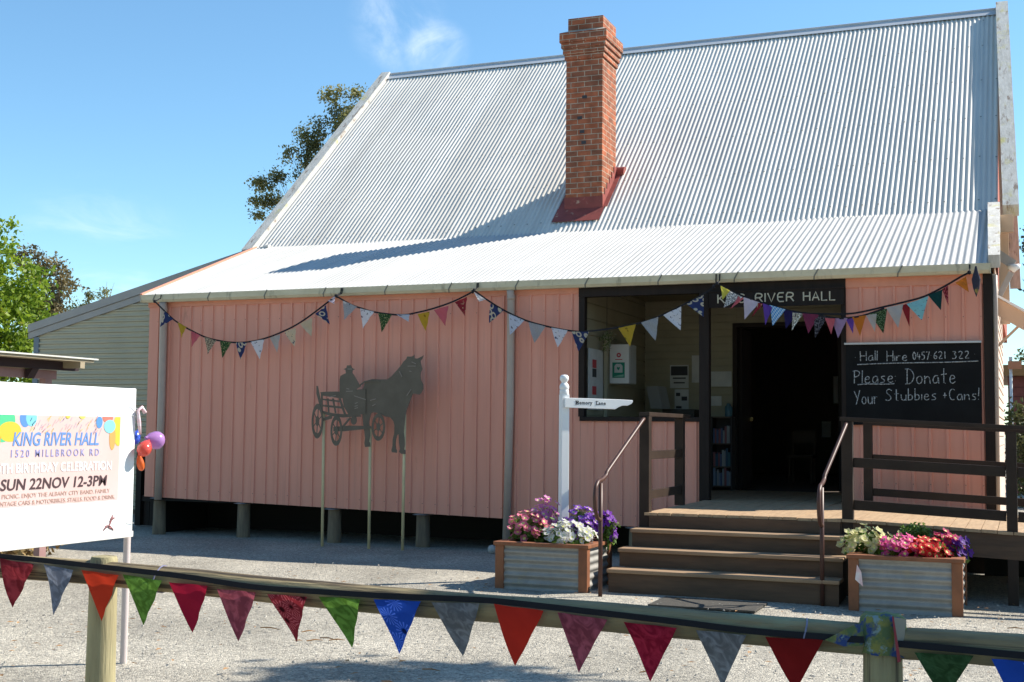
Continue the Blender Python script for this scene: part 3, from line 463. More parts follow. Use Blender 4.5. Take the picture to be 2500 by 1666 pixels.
CART=[[(-8.469,2.245),(-8.446,2.245),(-8.375,1.969),(-8.4,1.939),(-8.467,2.146)],[(-8.405,2.161),(-8.315,2.168),(-8.09,2.169),(-7.758,2.203),(-7.745,2.116),(-8.088,2.077),(-8.392,2.117)],[(-8.386,2.077),(-8.087,2.048),(-8.087,2.023),(-8.385,2.056)],[(-8.373,1.994),(-8.074,1.969),(-8.074,1.94),(-8.372,1.969)],[(-8.382,1.915),(-8.218,1.881),(-8.061,1.867),(-7.795,1.873),(-7.772,1.834),(-8.06,1.823),(-8.24,1.842),(-8.381,1.88)],[(-8.301,2.077),(-8.276,2.077),(-8.258,1.891),(-8.28,1.891)],[(-8.222,2.077),(-8.194,2.077),(-8.151,1.881),(-8.175,1.881)],[(-8.121,2.077),(-8.088,2.077),(-7.994,1.843),(-8.027,1.843)],[(-8.067,2.126),(-7.714,2.203),(-7.707,1.873),(-7.949,1.843),(-8.041,1.97)],[(-8.393,2.127),(-8.364,2.126),(-8.359,1.88),(-8.387,1.88)],[(-8.363,1.812),(-8.217,1.856),(-8.216,1.807),(-8.362,1.772)],[(-8.191,1.695),(-7.947,1.716),(-7.748,1.713),(-7.617,1.714),(-7.616,1.68),(-8.034,1.638),(-8.19,1.636)],[(-8.003,1.765),(-7.949,1.824),(-7.921,1.814),(-8.035,1.687),(-8.069,1.696)],[(-7.803,2.262),(-7.727,2.31),(-7.497,2.307),(-7.497,2.293),(-7.716,2.291),(-7.792,2.247)]]
WHEELS=[(-8.435,1.772,0.09,0.234),(-8.14,1.647,0.089,0.203),(-7.507,1.7,0.1,0.181),(-7.876,1.785,0.046,0.058)]
POLES=[(-8.362,1.88,-8.348,0.086),(-7.651,1.69,-7.643,0.105),(-7.144,1.871,-7.149,0.116)]
PL=[('coral pink petunia',-4.265,-3.3,0.764,0.175),('magenta pink petunia',-4.146,-3.15,0.89,0.099),('purple petunia',-3.754,-3.1,0.831,0.153),('white petunia',-3.787,-3.42,0.702,0.198),('violet petunia',-3.554,-3.05,0.794,0.084)]
PR=[('cream petunia',-0.938,-3.3,0.755,0.198),('pink petunia',-0.636,-3.45,0.703,0.15),('red petunia',-0.426,-3.45,0.699,0.143),('deep purple petunia',-0.232,-3.3,0.72,0.135),('leafy green plant',-0.584,-3.1,0.787,0.135)]
G=.12     # ground level at the hall
def seto(o,fn):
    me=o.data; uv=me.uv_layers.new(name='UVMap')
    for p in me.polygons:
        for li in p.loop_indices: uv.data[li].uv=fn(me.vertices[me.loops[li].vertex_index].co,p.normal)
def bx(name,m,parent,*a,**k):
    b=MB(); b.box(*a); return b.build(name,m,parent,**k)
# ------------------------------------------------------------------ ground
def ground():
    xs=[-600,-200,-80,-40,-24]+[-18+.25*i for i in range(105)]+[9,12,20,40,100,300,600]
    ys=[-60,-30,-18]+[-16+.25*i for i in range(66)]+[1,3,6,14,30,80,250,700]
    b=MB()
    for y in ys:
        for x in xs:
            f=max(0,min(1,(12-abs(x+5))/4)) if abs(y+7)<10 else 0
            b.v.append((x,y,G-.012+f*.022*noise.noise(Vector((x*.45,y*.45,2)))+f*.007*noise.noise(Vector((x*2.1,y*2.1,5)))))
    n=len(xs)
    for j in range(len(ys)-1):
        for i in range(n-1): q=j*n+i; b.f.append((q,q+1,q+n+1,q+n)); b.m.append(0)
    return tag(b.build('ground',M['gravel'],smooth=True),'pale grey gravel yard in front of the hall','ground',kind='structure')
ground()
# ------------------------------------------------------------------ the hall
YB,ZB,YRG,ZRG,YE,ZE=3.4,4.813,8.3,9.185,-.12,3.606
zm=lambda y:ZB+(y-YB)*(ZRG-ZB)/(YRG-YB)
zs=lambda y:ZE+(y-YE)*(ZB-ZE)/(YB-YE)
wb=lambda x:.655+(x+11.6)*(.49-.655)/(11.6-4.17)
hall=thing('community_hall','long pink weatherboard and steel community hall with steep silver corrugated roof and brick chimney','hall',(-5.75,4,G))
b=MB(); corr(b,-12.06,.10,(YB-.06,zm(YB-.06)),(YRG,ZRG),rows=14,wob=.012)
for fr in (.04,.22,.41,.60,.79,.95):
    yy=YB+(YRG-YB)*fr
    for i in range(54):
        xx=-12.06+.0762*(3*i+.25)+.004*rnd.uniform(-1,1); y2=yy+.02*rnd.uniform(-1,1); r_=.013; b.add([(xx-r_,y2-r_*.74-.012,zm(y2)-r_*.67+.013),(xx+r_,y2-r_*.74-.012,zm(y2)-r_*.67+.013),(xx+r_,y2+r_*.74-.012,zm(y2)+r_*.67+.013),(xx-r_,y2+r_*.74-.012,zm(y2)+r_*.67+.013)],[(0,1,2,3)],1)
b.build('roof',[M['zinc'],M['strap']],hall,smooth=True)
b=MB(); corr(b,-12.06,.10,(2*YRG-YB,ZB),(YRG,ZRG),rows=2); b.build('roof',M['zinc'],hall,smooth=True)
b=MB(); corr(b,-11.66,.07,(YE-.02,zs(YE-.02)),(YB+.1,zs(YB+.1)),rows=8,wob=.008,x0b=-12.02,x1b=.07); b.build('verandah_roof',M['zinc2'],hall,smooth=True)
# ridge capping: two folded wings and a rolled top
b=MB(); 
for s in (-1,1):
    b.hexa([(-12.03,YRG+s*.15,ZRG-.105),(.07,YRG+s*.15,ZRG-.105),(.07,YRG,ZRG+.028),(-12.03,YRG,ZRG+.028),(-12.03,YRG+s*.15,ZRG-.098),(.07,YRG+s*.15,ZRG-.098),(.07,YRG,ZRG+.035),(-12.03,YRG,ZRG+.035)])
b.tube([(-12.03,YRG,ZRG+.045),(.07,YRG,ZRG+.045)],.022,10); b.build('ridge_cap',M['galv'],hall)
# verge boards, standing above the sheets
def verge(y0,z0,y1,z1,xl0,xr0,xl1,xr1,up=.10,dn=-.06,name='bargeboard',seed=0):
    d=Vector((0,y1-y0,z1-z0)).normalized(); nn=Vector((0,-d.z,d.y)); b=MB(); N=14
    for i in range(N+1):
        t=i/N; p=Vector((0,y0+(y1-y0)*t,z0+(z1-z0)*t)); xl=xl0+(xl1-xl0)*t; xr=xr0+(xr1-xr0)*t
        w=.006*noise.noise(Vector((t*9,seed,0)))
        for x,h in ((xl,dn),(xr,dn),(xr,up),(xl,up)):
            q=p+nn*(h+w); b.v.append((x+w,q.y,q.z))
    for i in range(N):
        for k in range(4): o=4*i; b.f.append((o+k,o+(k+1)%4,o+4+(k+1)%4,o+4+k)); b.m.append(0)
    b.f+= [(3,2,1,0),(4*N,4*N+1,4*N+2,4*N+3)]; b.m+=[0,0]
    return b.build(name,M['peel'],hall)
verge(YB-.08,zm(YB-.08),YRG+.02,ZRG+.05,.165,.375,.05,.25,up=.13,seed=1)
verge(2*YRG-YB,ZB,YRG,ZRG+.05,.165,.375,.05,.25,up=.1,seed=2)
verge(YB-.10,zm(YB-.1),YRG+.02,ZRG+.04,-12.24,-12.04,-12.22,-12.02,up=.07,seed=3)
verge(YE+.0,zs(YE),YB-.02,zs(YB),.045,.168,-.03,.13,up=.10,dn=-.05,seed=4)
b=MB(); b.hexa([(-11.70,YE,zs(YE)-.03),(-11.66,YE,zs(YE)-.03),(-12.02,YB,zs(YB)-.03),(-12.06,YB,zs(YB)-.03),(-11.70,YE,zs(YE)+.03),(-11.66,YE,zs(YE)+.03),(-12.02,YB,zs(YB)+.03),(-12.06,YB,zs(YB)+.03)]); b.build('verge_flashing',M['pinktrim'],hall)
# gutter with straps
b=MB(); b.prism([(-.002,3.505),(-.118,3.500),(-.145,3.535),(-.152,3.612),(-.144,3.612),(-.136,3.54),(-.112,3.512),(-.002,3.515)],-11.66,.06,fn=lambda y,x,z:(x,y,z))
b.build('gutter',M['gutter'],hall)
bx('gutter_stop_end',M['gutter'],hall,.061,.067,-.152,0,3.50,3.612)
bx('gutter_stop_end',M['gutter'],hall,-11.667,-11.661,-.152,0,3.50,3.612)
x=-11.42
while x<0:
    b=MB(); b.bar((x+.03,-.156,3.62),(x-.02,-.15,3.535),.016,.004,(0,-1,0)); b.bar((x-.02,-.15,3.535),(x-.03,-.11,3.494),.016,.004,(0,-1,-1)); b.build('gutter_strap',M['strap'],hall); x+=.955
# front cladding, left bay
zt=lambda x:3.505
b=MB(); clad(b,-11.61,-4.86,wb,lambda x:3.44,0,screws=(.22,-.13)); b.build('wall_cladding',[M['pink'],M['screw']],hall)
b=MB(); b.box(-11.62,-4.862,-.022,.0,3.435,3.506); b.build('wall_trim',M['pinktrim'],hall)
b=MB(); clad(b,-4.858,-3.31,wb,lambda x:1.835,0,screws=(.035,-.13)); b.build('low_wall_cladding',[M['pink'],M['screw']],hall)
b=MB(); clad(b,-1.545,-.02,lambda x:.80,lambda x:3.40,0,screws=(.38,-.3)); b.build('wall_cladding',[M['pink'],M['screw']],hall)
bx('wall_trim',M['pinktrim'],hall,-1.545,-.02,-.022,0,3.395,3.506)
bx('wall_backing',M['black'],hall,-11.6,-4.87,.02,.06,.60,3.5)
bx('wall_backing',M['black'],hall,-1.54,0,.02,.06,.80,3.5)
bx('wall_backing',M['cream'],hall,-4.86,-3.24,.02,.06,.60,1.83)
# porch framing
b=MB(); b.box(-4.86,-3.31,-.04,.09,1.80,1.855); b.build('window_sill',M['dark'],hall,bevel=.004)
bx('post',M['dark'],hall,-4.88,-4.80,-.03,.08,1.855,3.385,bevel=.004)
bx('post',M['dark'],hall,-3.308,-3.185,-.045,.08,.55,3.385,bevel=.005)
bx('post',M['dark'],hall,-1.60,-1.545,-.03,.08,.80,3.385,bevel=.004)
bx('post',M['dark'],hall,-.018,.082,-.045,.07,.30,3.503,bevel=.005)
bx('beam',M['dark'],hall,-4.88,-1.547,-.035,.09,3.387,3.504)
# inside of the porch
b=MB(); boards(b,(-4.86,2.98,.82),(1,0,0),1.38,.82,3.62,(0,-1,0)); boards(b,(-3.48,2.98,3.24),(1,0,0),1.50,3.24,3.62,(0,-1,0)); boards(b,(-1.98,2.98,.82),(1,0,0),2.0,.82,3.62,(0,-1,0)); b.build('porch_wall',M['cream'],hall)
b=MB(); boards(b,(-4.87,.07,.82),(0,1,0),2.9,.82,3.62,(1,0,0),h=.21); b.build('porch_wall',M['cream'],hall)
b=MB(); boards(b,(0,.07,.82),(0,1,0),2.9,.82,3.62,(-1,0,0),h=.21); b.build('porch_wall',M['cream'],hall)
bx('porch_ceiling',mat('porch_ceiling_paint',(.24,.20,.12),.7),hall,-4.87,0,.10,2.98,3.62,3.64)
b=MB(); b.box(-3.53,-3.47,2.93,3.1,.82,3.20); b.box(-2.0,-1.94,2.93,3.1,.82,3.20); b.box(-3.53,-1.94,2.93,3.1,3.20,3.26); b.build('door_frame',M['dark'],hall)
d1=bx('door',M['dark'],hall,-3.47,-3.42,3.06,3.78,.85,3.19,bevel=.004); bx('door_handle',M['brass'],d1,-3.42,-3.38,3.66,3.72,1.85,1.90)
d2=bx('door',M['dark'],hall,-2.05,-2.0,3.06,3.78,.85,3.19,bevel=.004); b=MB(); b.bar((-2.05,3.70,1.93),(-2.13,3.62,1.93),.02,.02); b.build('door_handle',M['brass'],d2)
# dark room behind
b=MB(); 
for a in ((-11.6,-3.5,3.1,3.16,.6,4.4),(-2.0,0,3.1,3.16,.6,4.4),(-3.5,-2,3.1,3.16,3.2,4.4),(-11.6,-9.6,12.3,12.4,.3,4.6),(-8.2,0,12.3,12.4,.3,4.6),(-9.6,-8.2,12.3,12.4,.3,1.9),(-9.6,-8.2,12.3,12.4,3.3,4.6)): b.box(*a)  # unseen back-wall opening put in to let dim light into the room
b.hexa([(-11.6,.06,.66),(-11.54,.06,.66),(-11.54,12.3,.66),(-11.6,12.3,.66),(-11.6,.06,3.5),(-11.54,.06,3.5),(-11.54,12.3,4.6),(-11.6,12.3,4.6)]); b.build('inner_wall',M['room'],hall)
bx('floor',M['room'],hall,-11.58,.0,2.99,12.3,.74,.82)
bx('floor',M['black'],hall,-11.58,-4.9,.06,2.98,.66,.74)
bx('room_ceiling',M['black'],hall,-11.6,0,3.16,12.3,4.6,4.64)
bx('underfloor_dark_screen',M['black'],hall,-11.55,.0,1.5,1.54,.0,.66); bx('underfloor_dark_screen',M['black'],hall,-11.58,-11.55,.35,12,.0,.66); bx('underfloor_dark_screen',M['dark'],hall,-3.2,.02,.09,.12,.0,.73)  # dark panels added to shut out light and keep the underfloor black
# end wall, a little out of square, with peeling corner board
b=MB(); p0=Vector((.10,0,.3)); ax=Vector((0,1,0)); nr=Vector((1,0,0)); boards(b,p0,ax,5.2,.45,3.62,nr,h=.12,lap=.015); boards(b,Vector((-.4,5.2,.3)),ax,7.2,.45,3.62,nr,h=.12,lap=.015); b.build('end_wall',mat('pale_pink_weatherboard',(.66,.50,.40),.7,c2=(.58,.42,.33),nscale=5,spots=[((.75,.72,.66),6,.6,.7,(1,1,3))]),hall)
b=MB(); b.box(.085,.122,-.02,.14,.5,3.5); b.build('corner_board',M['peel'],hall)
b=MB(); z=3.62
b.box(.02,.09,3.42,13.1,3.6,4.75)
b.add([(.02,3.45,4.75),(.02,13.1,4.75),(.02,8.3,9.1)],[(0,1,2)]); b.build('gable_wall',mat('red_gable_cladding',(.45,.13,.075),.6,c2=(.38,.10,.06),nscale=9,nstretch=(1,6,.5)),hall)
b=MB(); b.box(.10,.235,3.3,3.42,3.2,4.62); b.box(.10,.30,2.96,3.06,4.42,4.66); b.build('corner_board',mat('peach_trim',(.68,.46,.30),.6),hall)
# window hood on the end wall, floodlight
b=MB(); b.hexa([(.11,.55,3.30),(.50,.55,3.06),(.50,1.5,3.06),(.11,1.5,3.30),(.11,.55,3.33),(.50,.55,3.09),(.50,1.5,3.09),(.11,1.5,3.33)]); hood=b.build('window_hood',M['white'],hall)
b=MB(); b.prism([(.12,3.29),(.49,3.055),(.49,2.93),(.40,2.90),(.12,3.08)],.58,.61); b.build('cheek',mat('peach_hood_paint',(.66,.44,.29),.6),hood)
b=MB(); b.bar((.12,.62,2.72),(.42,.62,3.02),.03,.03,(0,1,0)); b.build('bracket',mat('peach_hood_paint2',(.66,.44,.29),.6),hood)
b=MB(); b.lathe([(.012,.0),(.03,.02),(.075,.05),(.08,.10),(.0,.11)],(.30,2.4,3.80),16); b.build('flood_lamp',M['white'],hall,smooth=True)
b=MB(); b.bar((.10,2.4,4.05),(.30,2.4,3.9),.03,.12,(0,0,1)); b.build('lamp_bracket',M['grey'],hall); b=MB(); b.bar((.12,2.0,3.45),(.27,2.0,3.75),.03,.07); b.build('stay',M['grey'],hall)
# downpipes
b=MB(); b.tube([(-11.30,-.10,3.50),(-11.30,-.075,3.40),(-11.295,-.07,2),(-11.31,-.07,.62)],.055,14); b.build('downpipe',M['pipe'],hall,smooth=True)
b=MB(); b.tube([(-5.80,-.10,3.50),(-5.80,-.07,3.40),(-5.80,-.065,2),(-5.84,-.065,.14)],.05,14); b.tube([(-5.80,-.07,3.43),(-5.80,-.07,3.37)],.056,14); b.build('downpipe',M['pipe'],hall,smooth=True)
b=MB(); b.tube([(.115,-.05,3.48),(.115,-.03,3.1),(.10,-.03,.2)],.022,10); b.build('downpipe',M['pipe'],hall,smooth=True)
# stumps with ant caps
for row,yy in ((0,.12),):
    for i,xx in enumerate((-11.42,-9.96,-8.48,-7.12,-5.62,-4.15)):
        if row and i%1: continue
        st=MB(); st.lathe([(.10,-.15),(.098,0),(.092,.25),(.09,wb(xx)-G-.02)],(xx,yy,G),14)
        o=st.build('stump',M['stump'],hall,smooth=True,autos=40); c=MB(); c.lathe([(.15,-.018),(.10,0),(.0,.004)],(xx,yy,wb(xx)-.004),18); c.build('ant_cap',M['cap'],o)
# chimney
X0,X1,Y0,Y1=-6.47,-5.845,3.89,4.63
cz=lambda z:(z-1.671)*1.0218+1.671
b=MB(); b.box(X0,X1,Y0,Y1,5.0,cz(7.60))
for k,(za,zb_) in enumerate(((7.60,7.69),(7.69,7.78),(7.78,7.87),(7.87,8.03))):
    e=.023*(k+1); b.box(X0-e,X1+e,Y0-e,Y1+e,cz(za),cz(zb_))
b.box(X0+.02,X1-.0,Y0+.02,Y1-.02,cz(8.031),cz(8.285))
ch=b.build('chimney',M['brick'],hall,bevel=.006,seg=1)
seto(ch,lambda c,n:(c.x+.04,c.z) if abs(n.y)>.5 else ((c.y,c.z) if abs(n.x)>.5 else (c.x,c.y)))
b=MB(); b.hexa([(X0-.09,Y0-.09,cz(8.03)),(X1+.09,Y0-.09,cz(8.03)),(X1+.09,Y1+.09,cz(8.03)),(X0-.09,Y1+.09,cz(8.03)),(X0+.01,Y0+.01,cz(8.075)),(X1+.01,Y0+.01,cz(8.075)),(X1+.01,Y1-.01,cz(8.075)),(X0+.01,Y1-.01,cz(8.075))]); b.build('mortar_weathering',mat('grey_mortar',(.45,.42,.37),.9),ch)
for i in range(4): # missing bricks: dark chips
    cx,cz=((-6.24,6.73),(-6.20,6.50),(-6.17,6.32),(-6.16,7.07))[i]; bx('chip',M['ink'],ch,cx-.03,cx+.05,Y0-.004,Y0+.01,cz,cz+.05)
b=MB(); r_=.022
b.box(X0-.012,X1+.012,Y0-.014,Y0-.002,zm(Y0)-.0,zm(Y0)+.20)
L=[]
for k in range(6): # stepped side flashing
    ya=Y0-.012+k*.125; b.box(X1+.002,X1+.012,ya,ya+.124,zm(ya)-.02,zm(ya+.09)+.17)
for xa,xb,ya,yb in ((X0-.13,X1+.04,Y0-.29,Y0),(X1+.01,X1+.09,Y0,Y1+.04),(X0-.12,X0,Y0,Y1+.06)):
    b.hexa([(xa,ya,zm(ya)+r_),(xb,ya,zm(ya)+r_),(xb,yb,zm(yb)+r_),(xa,yb,zm(yb)+r_),(xa,ya,zm(ya)+r_+.006),(xb,ya,zm(ya)+r_+.006),(xb,yb,zm(yb)+r_+.006),(xa,yb,zm(yb)+r_+.006)])
b.tube([(X0-.08,Y1+.08,zm(Y1)+.06),(X1+.14,Y1+.08,zm(Y1)+.06)],.105,14)
b.build('chimney_flashing',M['red'],ch)
# ------------------------------------------------------------------ name board and blackboard
nb=thing('name_board','dark brown name board reading KING RIVER HALL over the porch doorway','sign',(-2.37,-.03,3.19))
b=MB(); b.box(-3.18,-1.562,-.065,-.040,3.195,3.40); b.box(-3.18,-1.562,-.078,-.066,3.385,3.402); b.box(-3.18,-1.562,-.078,-.066,3.193,3.21); b.build('board',M['dark'],nb)
b=MB(); strokes(b,'KING',-3.065,3.25,.105,-.068,.017,w=.36,gap=.22); strokes(b,'RIVER',-2.605,3.25,.105,-.068,.017,w=.49,gap=.22); strokes(b,'HALL',-2.03,3.25,.105,-.068,.017,w=.40,gap=.22); b.build('lettering',M['letter'],nb)
bb=thing('blackboard','black chalkboard with hall hire number and donate your stubbies and cans in white chalk','blackboard',(-.8,-.05,1.77))
bx('board',M['board'],bb,-1.545,-.05,-.05,-.018,1.775,2.715); b=MB(); b.box(-1.56,-.045,-.075,-.016,2.716,2.738); b.build('top_strip',M['lgrey'],bb)
def bz(px,py): # chalk layout on the board: local units of the drawing to metres
    return (-1.541+(px-52)/1045*1.497,2.722-(py-125)/632*.94)
b=MB(); yk=-.0525; u=1.497/1045
def ch(s,px,py,h,w,**k):
    x,z=bz(px,py); strokes(b,s,x,z,h*.94/632,yk,.0105,w=w*u,jit=.0018,slope=.02,**k)
ch('Hall',165,258,76,150); ch('Hire',375,262,80,170); ch('0457',575,256,64,138,xh=1); ch('.',712,250,60,14); ch('621',735,250,60,98); ch('322',878,250,60,140); ch('.',120,262,64,16); ch('.',1040,245,64,16)
ch('Please:',112,434,100,345); ch('Donate',520,443,120,395); ch('Your',112,600,105,200,xh=1.1); ch('Stubbies',362,572,92,405); ch('+',803,560,85,40); ch('Cans!',848,568,88,240)
for (a,c),(e,f) in (((140,287),(1072,268)),((142,445),(430,438))):
    p,q=bz(a,c),bz(e,f); b.tube([(p[0]+(q[0]-p[0])*t,yk,p[1]+(q[1]-p[1])*t+.004*math.sin(t*6)) for t in [i/10 for i in range(11)]],.006,6)
b.build('chalk_writing',M['chalk'],bb)
# ------------------------------------------------------------------ deck, ramp, balustrade
ZD=.845; YD=-2.66
deck=thing('timber_deck','timber entrance deck with dark brown balustrades and ramp running off to the right','deck',(-1.5,-1.3,G))
b=MB(); x=-3.24; k=0
zd=lambda x:ZD-max(0,(x+1.2))*.045
while x<3.4:
    w=.135; j=rnd.uniform(-.012,.012); e=rnd.uniform(-.003,.003)
    y1=2.93 if x<-.05 and x>-4.8 else 0-.02
    b.hexa([(x,YD-.02+j,zd(x)-.028+e),(x+w,YD-.02+j,zd(x+w)-.028+e),(x+w,y1,zd(x+w)-.028+e),(x,y1,zd(x)-.028+e),(x,YD-.02+j,zd(x)+e),(x+w,YD-.02+j,zd(x+w)+e),(x+w,y1,zd(x+w)+e),(x,y1,zd(x)+e)]); x+=w+.006
b.build('decking',M['deck'],deck)
b=MB(); x=-4.84
while x<-3.25: b.box(x,x+.135,.07,2.93,ZD-.028,ZD); x+=.141
b.build('porch_decking',M['deck'],deck)
b=MB(); b.box(-3.23,-1.18,YD,YD+.04,.66,ZD-.029); b.hexa([(-1.17,YD,.58),(3.4,YD,.40),(3.4,YD+.04,.40),(-1.17,YD+.04,.58),(-1.17,YD,zd(-1.17)-.03),(3.4,YD,zd(3.4)-.03),(3.4,YD+.04,zd(3.4)-.03),(-1.17,YD+.04,zd(-1.17)-.03)]); b.box(-3.24,-3.2,YD+.04,-.02,.66,ZD-.029); b.build('bearer',M['step'],deck)
def post(x,y,w,z0,z1): return bx('post',M['rail'],deck,x-w/2,x+w/2,y-w/2,y+w/2,z0,z1,bevel=.004)
XL=-3.252; XR=-1.213; YP=YD+.05
post(XL,YP,.105,G-.05,1.83); post(XL,-1.2,.10,ZD,1.83); post(XR,YP,.105,G-.05,1.80); post(.272,YP,.095,G-.05,1.70); post(1.9,YP,.095,G-.05,1.62)
post(-1.25,-.52,.095,ZD-.2,1.80); post(.06,-.30,.09,.2,1.74) if False else None
def rail(a,c,w,h,up=(0,0,1)): b=MB(); b.bar(a,c,w,h,up); return b.build('rail',M['rail'],deck,bevel=.003)
rail((XL,YD-.0,1.853),(XL,-.9,1.853),.11,.042)
for z in (1.43,1.02): rail((XL+.012,YD+.105,z),(XL+.012,-1.25,z),.035,.09)
rz=lambda x,z:z-(x-XR)*.045
def ramp(y,z,xa,xb,w=.04,h=.095): return rail((xa,y,rz(xa,z)),(xb,y,rz(xb,z)),w,h)
ramp(YP-.005,1.812,XR-.065,3.2,.12,.04); ramp(YP,1.395,XR+.055,.222); ramp(YP,.985,XR+.055,.222); ramp(YP,1.395,.322,1.85); ramp(YP,.985,.322,1.85)
ramp(-.52,1.79,-1.3,1.9,.10,.045); ramp(-.515,1.40,-1.2,1.9,.04,.085); ramp(-.515,1.02,-1.2,1.9,.04,.085)
# ------------------------------------------------------------------ steps
st=thing('entrance_steps','four dark timber steps leading up from the gravel to the deck','steps',(-2.28,-3.1,G))
lev=[(.695,-2.94,-3.31,-1.19),(.522,-3.22,-3.355,-1.18),(.345,-3.50,-3.38,-1.18)]
prev=YD
for i,(z,y,xa,xb) in enumerate(lev):
    b=MB(); b.box(xa,xb,y-.02,(YD if i==0 else lev[i-1][1])-.005,z-.036,z); b.build('tread',M['tread'],st,bevel=.006)
    b=MB(); b.box(xa+.01,xb-.01,y+.012,y+.045,(lev[i+1][0] if i<2 else G-.04),z-.037); b.build('riser',M['step'],st)
bx('riser',M['step'],st,-3.19,-1.28,YD-.036,YD-.004,.70,ZD-.03)
for xa in (-3.29,-1.24):
    b=MB(); b.prism([(YD-.04,.15),(YD-.04,.655),(-2.93,.655),(-2.93,.48),(-3.21,.48),(-3.21,.305),(-3.45,.305),(-3.45,.10)],xa,xa+.035,fn=lambda y,x,z:(x,y,z)); b.build('stringer',M['step'],st)
# ------------------------------------------------------------------ metal handrails
def handrail(x,yb,label,top,xt):
    t=thing('handrail',label,'handrail',(x,yb,G),'brown pipe handrails of the steps')
    zj=1.20
    post=MB(); post.tube([(x,yb,G-.05),(x,yb,zj-.02)],.0205,12); post.build('upright',M['pole'],t,smooth=True)
    a=[(xt,YD+.0,top),(xt,YD-.06,top-.02)]
    knee=Vector((x,yb+.16,zj+.045))
    P=[Vector(a[0]),Vector(a[1]),knee+Vector((0,.03,.035)),knee,Vector((x,yb+.03,zj+.01)),Vector((x,yb-.08,zj)),Vector((x,yb-.15,zj-.05)),Vector((x,yb-.18,zj-.14)),Vector((x,yb-.16,zj-.26)),Vector((x,yb-.10,zj-.345)),Vector((x,yb-.0,zj-.37))]
    Q=[P[0]]
    for i in range(1,len(P)-1):
        for s in (.25,.75) if i>1 else (.5,):
            pass
        l=P[i-1].lerp(P[i],.75 if (P[i]-P[i-1]).length<.4 else .97); r=P[i].lerp(P[i+1],.25 if (P[i+1]-P[i]).length<.4 else .03); Q+= [l,(l+P[i]*2+r)/4,r]
    Q.append(P[-1]); g=MB(); g.tube(Q,.0195,12); g.build('rail',M['pole'],t,smooth=True)
    f=MB(); f.box(xt-.05,xt+.05,YD-.012,YD-.002,top-.12,top+.01); f.build('mounting_plate',M['rail'],t)
handrail(-3.345,-3.82,'brown pipe handrail with a curled end beside the left planter',1.81,-3.25)
handrail(-1.335,-3.50,'brown pipe handrail with a curled end beside the right planter',1.775,-1.213)
# door mat
b=MB(); b.box(-2.76,-1.80,-4.25,-3.66,G-.005,G+.014); o=b.build('door_mat',M['mat'],bevel=.004); tag(o,'dark rubber door mat lying on the gravel before the steps','mat')
bx('under_ramp_dark_fill',M['black'],deck,-.05,3.4,-.10,-.06,.0,.66)  # black sheet added to stand in for the shade under the ramp
# ------------------------------------------------------------------ planters
def planter(x0,x1,y0,y1,z1,label):
    t=thing('planter_box',label,'planter',((x0+x1)/2,(y0+y1)/2,G),'timber and corrugated steel planter boxes')
    w=.09; zt_=z1-.035
    for xx in (x0,x1-w):
        for yy in (y0,y1-w): bx('corner_post',M['planter'],t,xx,xx+w,yy,yy+w,G-.03,zt_,bevel=.004)
    b=MB(); r=.10
    for a in ((x0-.015,x1+.015,y0-.015,y0+r),(x0-.015,x1+.015,y1-r,y1+.015),(x0-.015,x0+r,y0+r+.002,y1-r-.002),(x1-r,x1+.015,y0+r+.002,y1-r-.002)): b.box(*a,zt_,z1)
    b.build('rim',M['planter'],t,bevel=.004)
    for side in range(4):
        b=MB(); n=48; o=0; a0,a1=(x0+w,x1-w) if side<2 else (y0+w,y1-w)
        for i in range(n+1):
            z=G-.02+(zt_-G+.02)*i/n; d=.0095*math.sin(2*math.pi*(z-G)/.076)+.02
            for c in (a0,a1): b.v.append((c,y0+d,z) if side==0 else (c,y1-d,z) if side==1 else (x0+d,c,z) if side==2 else (x1-d,c,z))
        for i in range(n): b.f.append((2*i,2*i+1,2*i+3,2*i+2)); b.m.append(0)
        b.build('side_panel',M['pgalv'],t,smooth=True)
    bx('soil',M['soil'],t,x0+.05,x1-.05,y0+.05,y1-.05,z1-.12,z1-.06)
    return t
ZL=.575
planter(-4.49,-3.53,-3.66,-2.86,ZL,'timber and corrugated steel planter left of the steps, holding pink, white and purple petunias')
planter(-1.085,-.125,-3.66,-2.78,.60,'timber and corrugated steel planter right of the steps, holding cream, pink and red petunias')
PC={'coral pink petunia':(.90,.26,.40),'magenta pink petunia':(.86,.34,.68),'purple petunia':(.52,.22,.84),'white petunia':(.88,.87,.84),'violet petunia':(.30,.06,.55),'cream petunia':(.88,.83,.46),'pink petunia':(.90,.16,.44),'red petunia':(.86,.06,.06),'deep purple petunia':(.16,.04,.40),'crimson petunia':(.80,.07,.22),'leafy green plant':None}
def flower_mesh(nm,c):
    b=MB(); n=15; cen=(0,0,-.016)
    ring1=[]; ring2=[]
    for k in range(n):
        a=2*math.pi*k/n; r=.029*(1+.13*math.cos(5*a)); z=.004*math.cos(5*a)+.0
        ring2.append((r*math.cos(a),r*math.sin(a),z)); ring1.append((.011*math.cos(a),.011*math.sin(a),-.003))
    b.add([cen]+ring1+ring2,[(0,1+k,1+(k+1)%n) for k in range(n)],1)
    b.f+= [(1+k,1+n+k,1+n+(k+1)%n,1+(k+1)%n) for k in range(n)]; b.m+=[0]*n
    dk=tuple(x*.45 for x in c) if max(c)<.8 else (.62,.62,.20)
    return b,[mat(nm.replace(' ','_')+'_petal',c,.6,c2=tuple(x*.82 for x in c),nscale=30,trans=.6),mat(nm.replace(' ','_')+'_throat',dk,.6)]
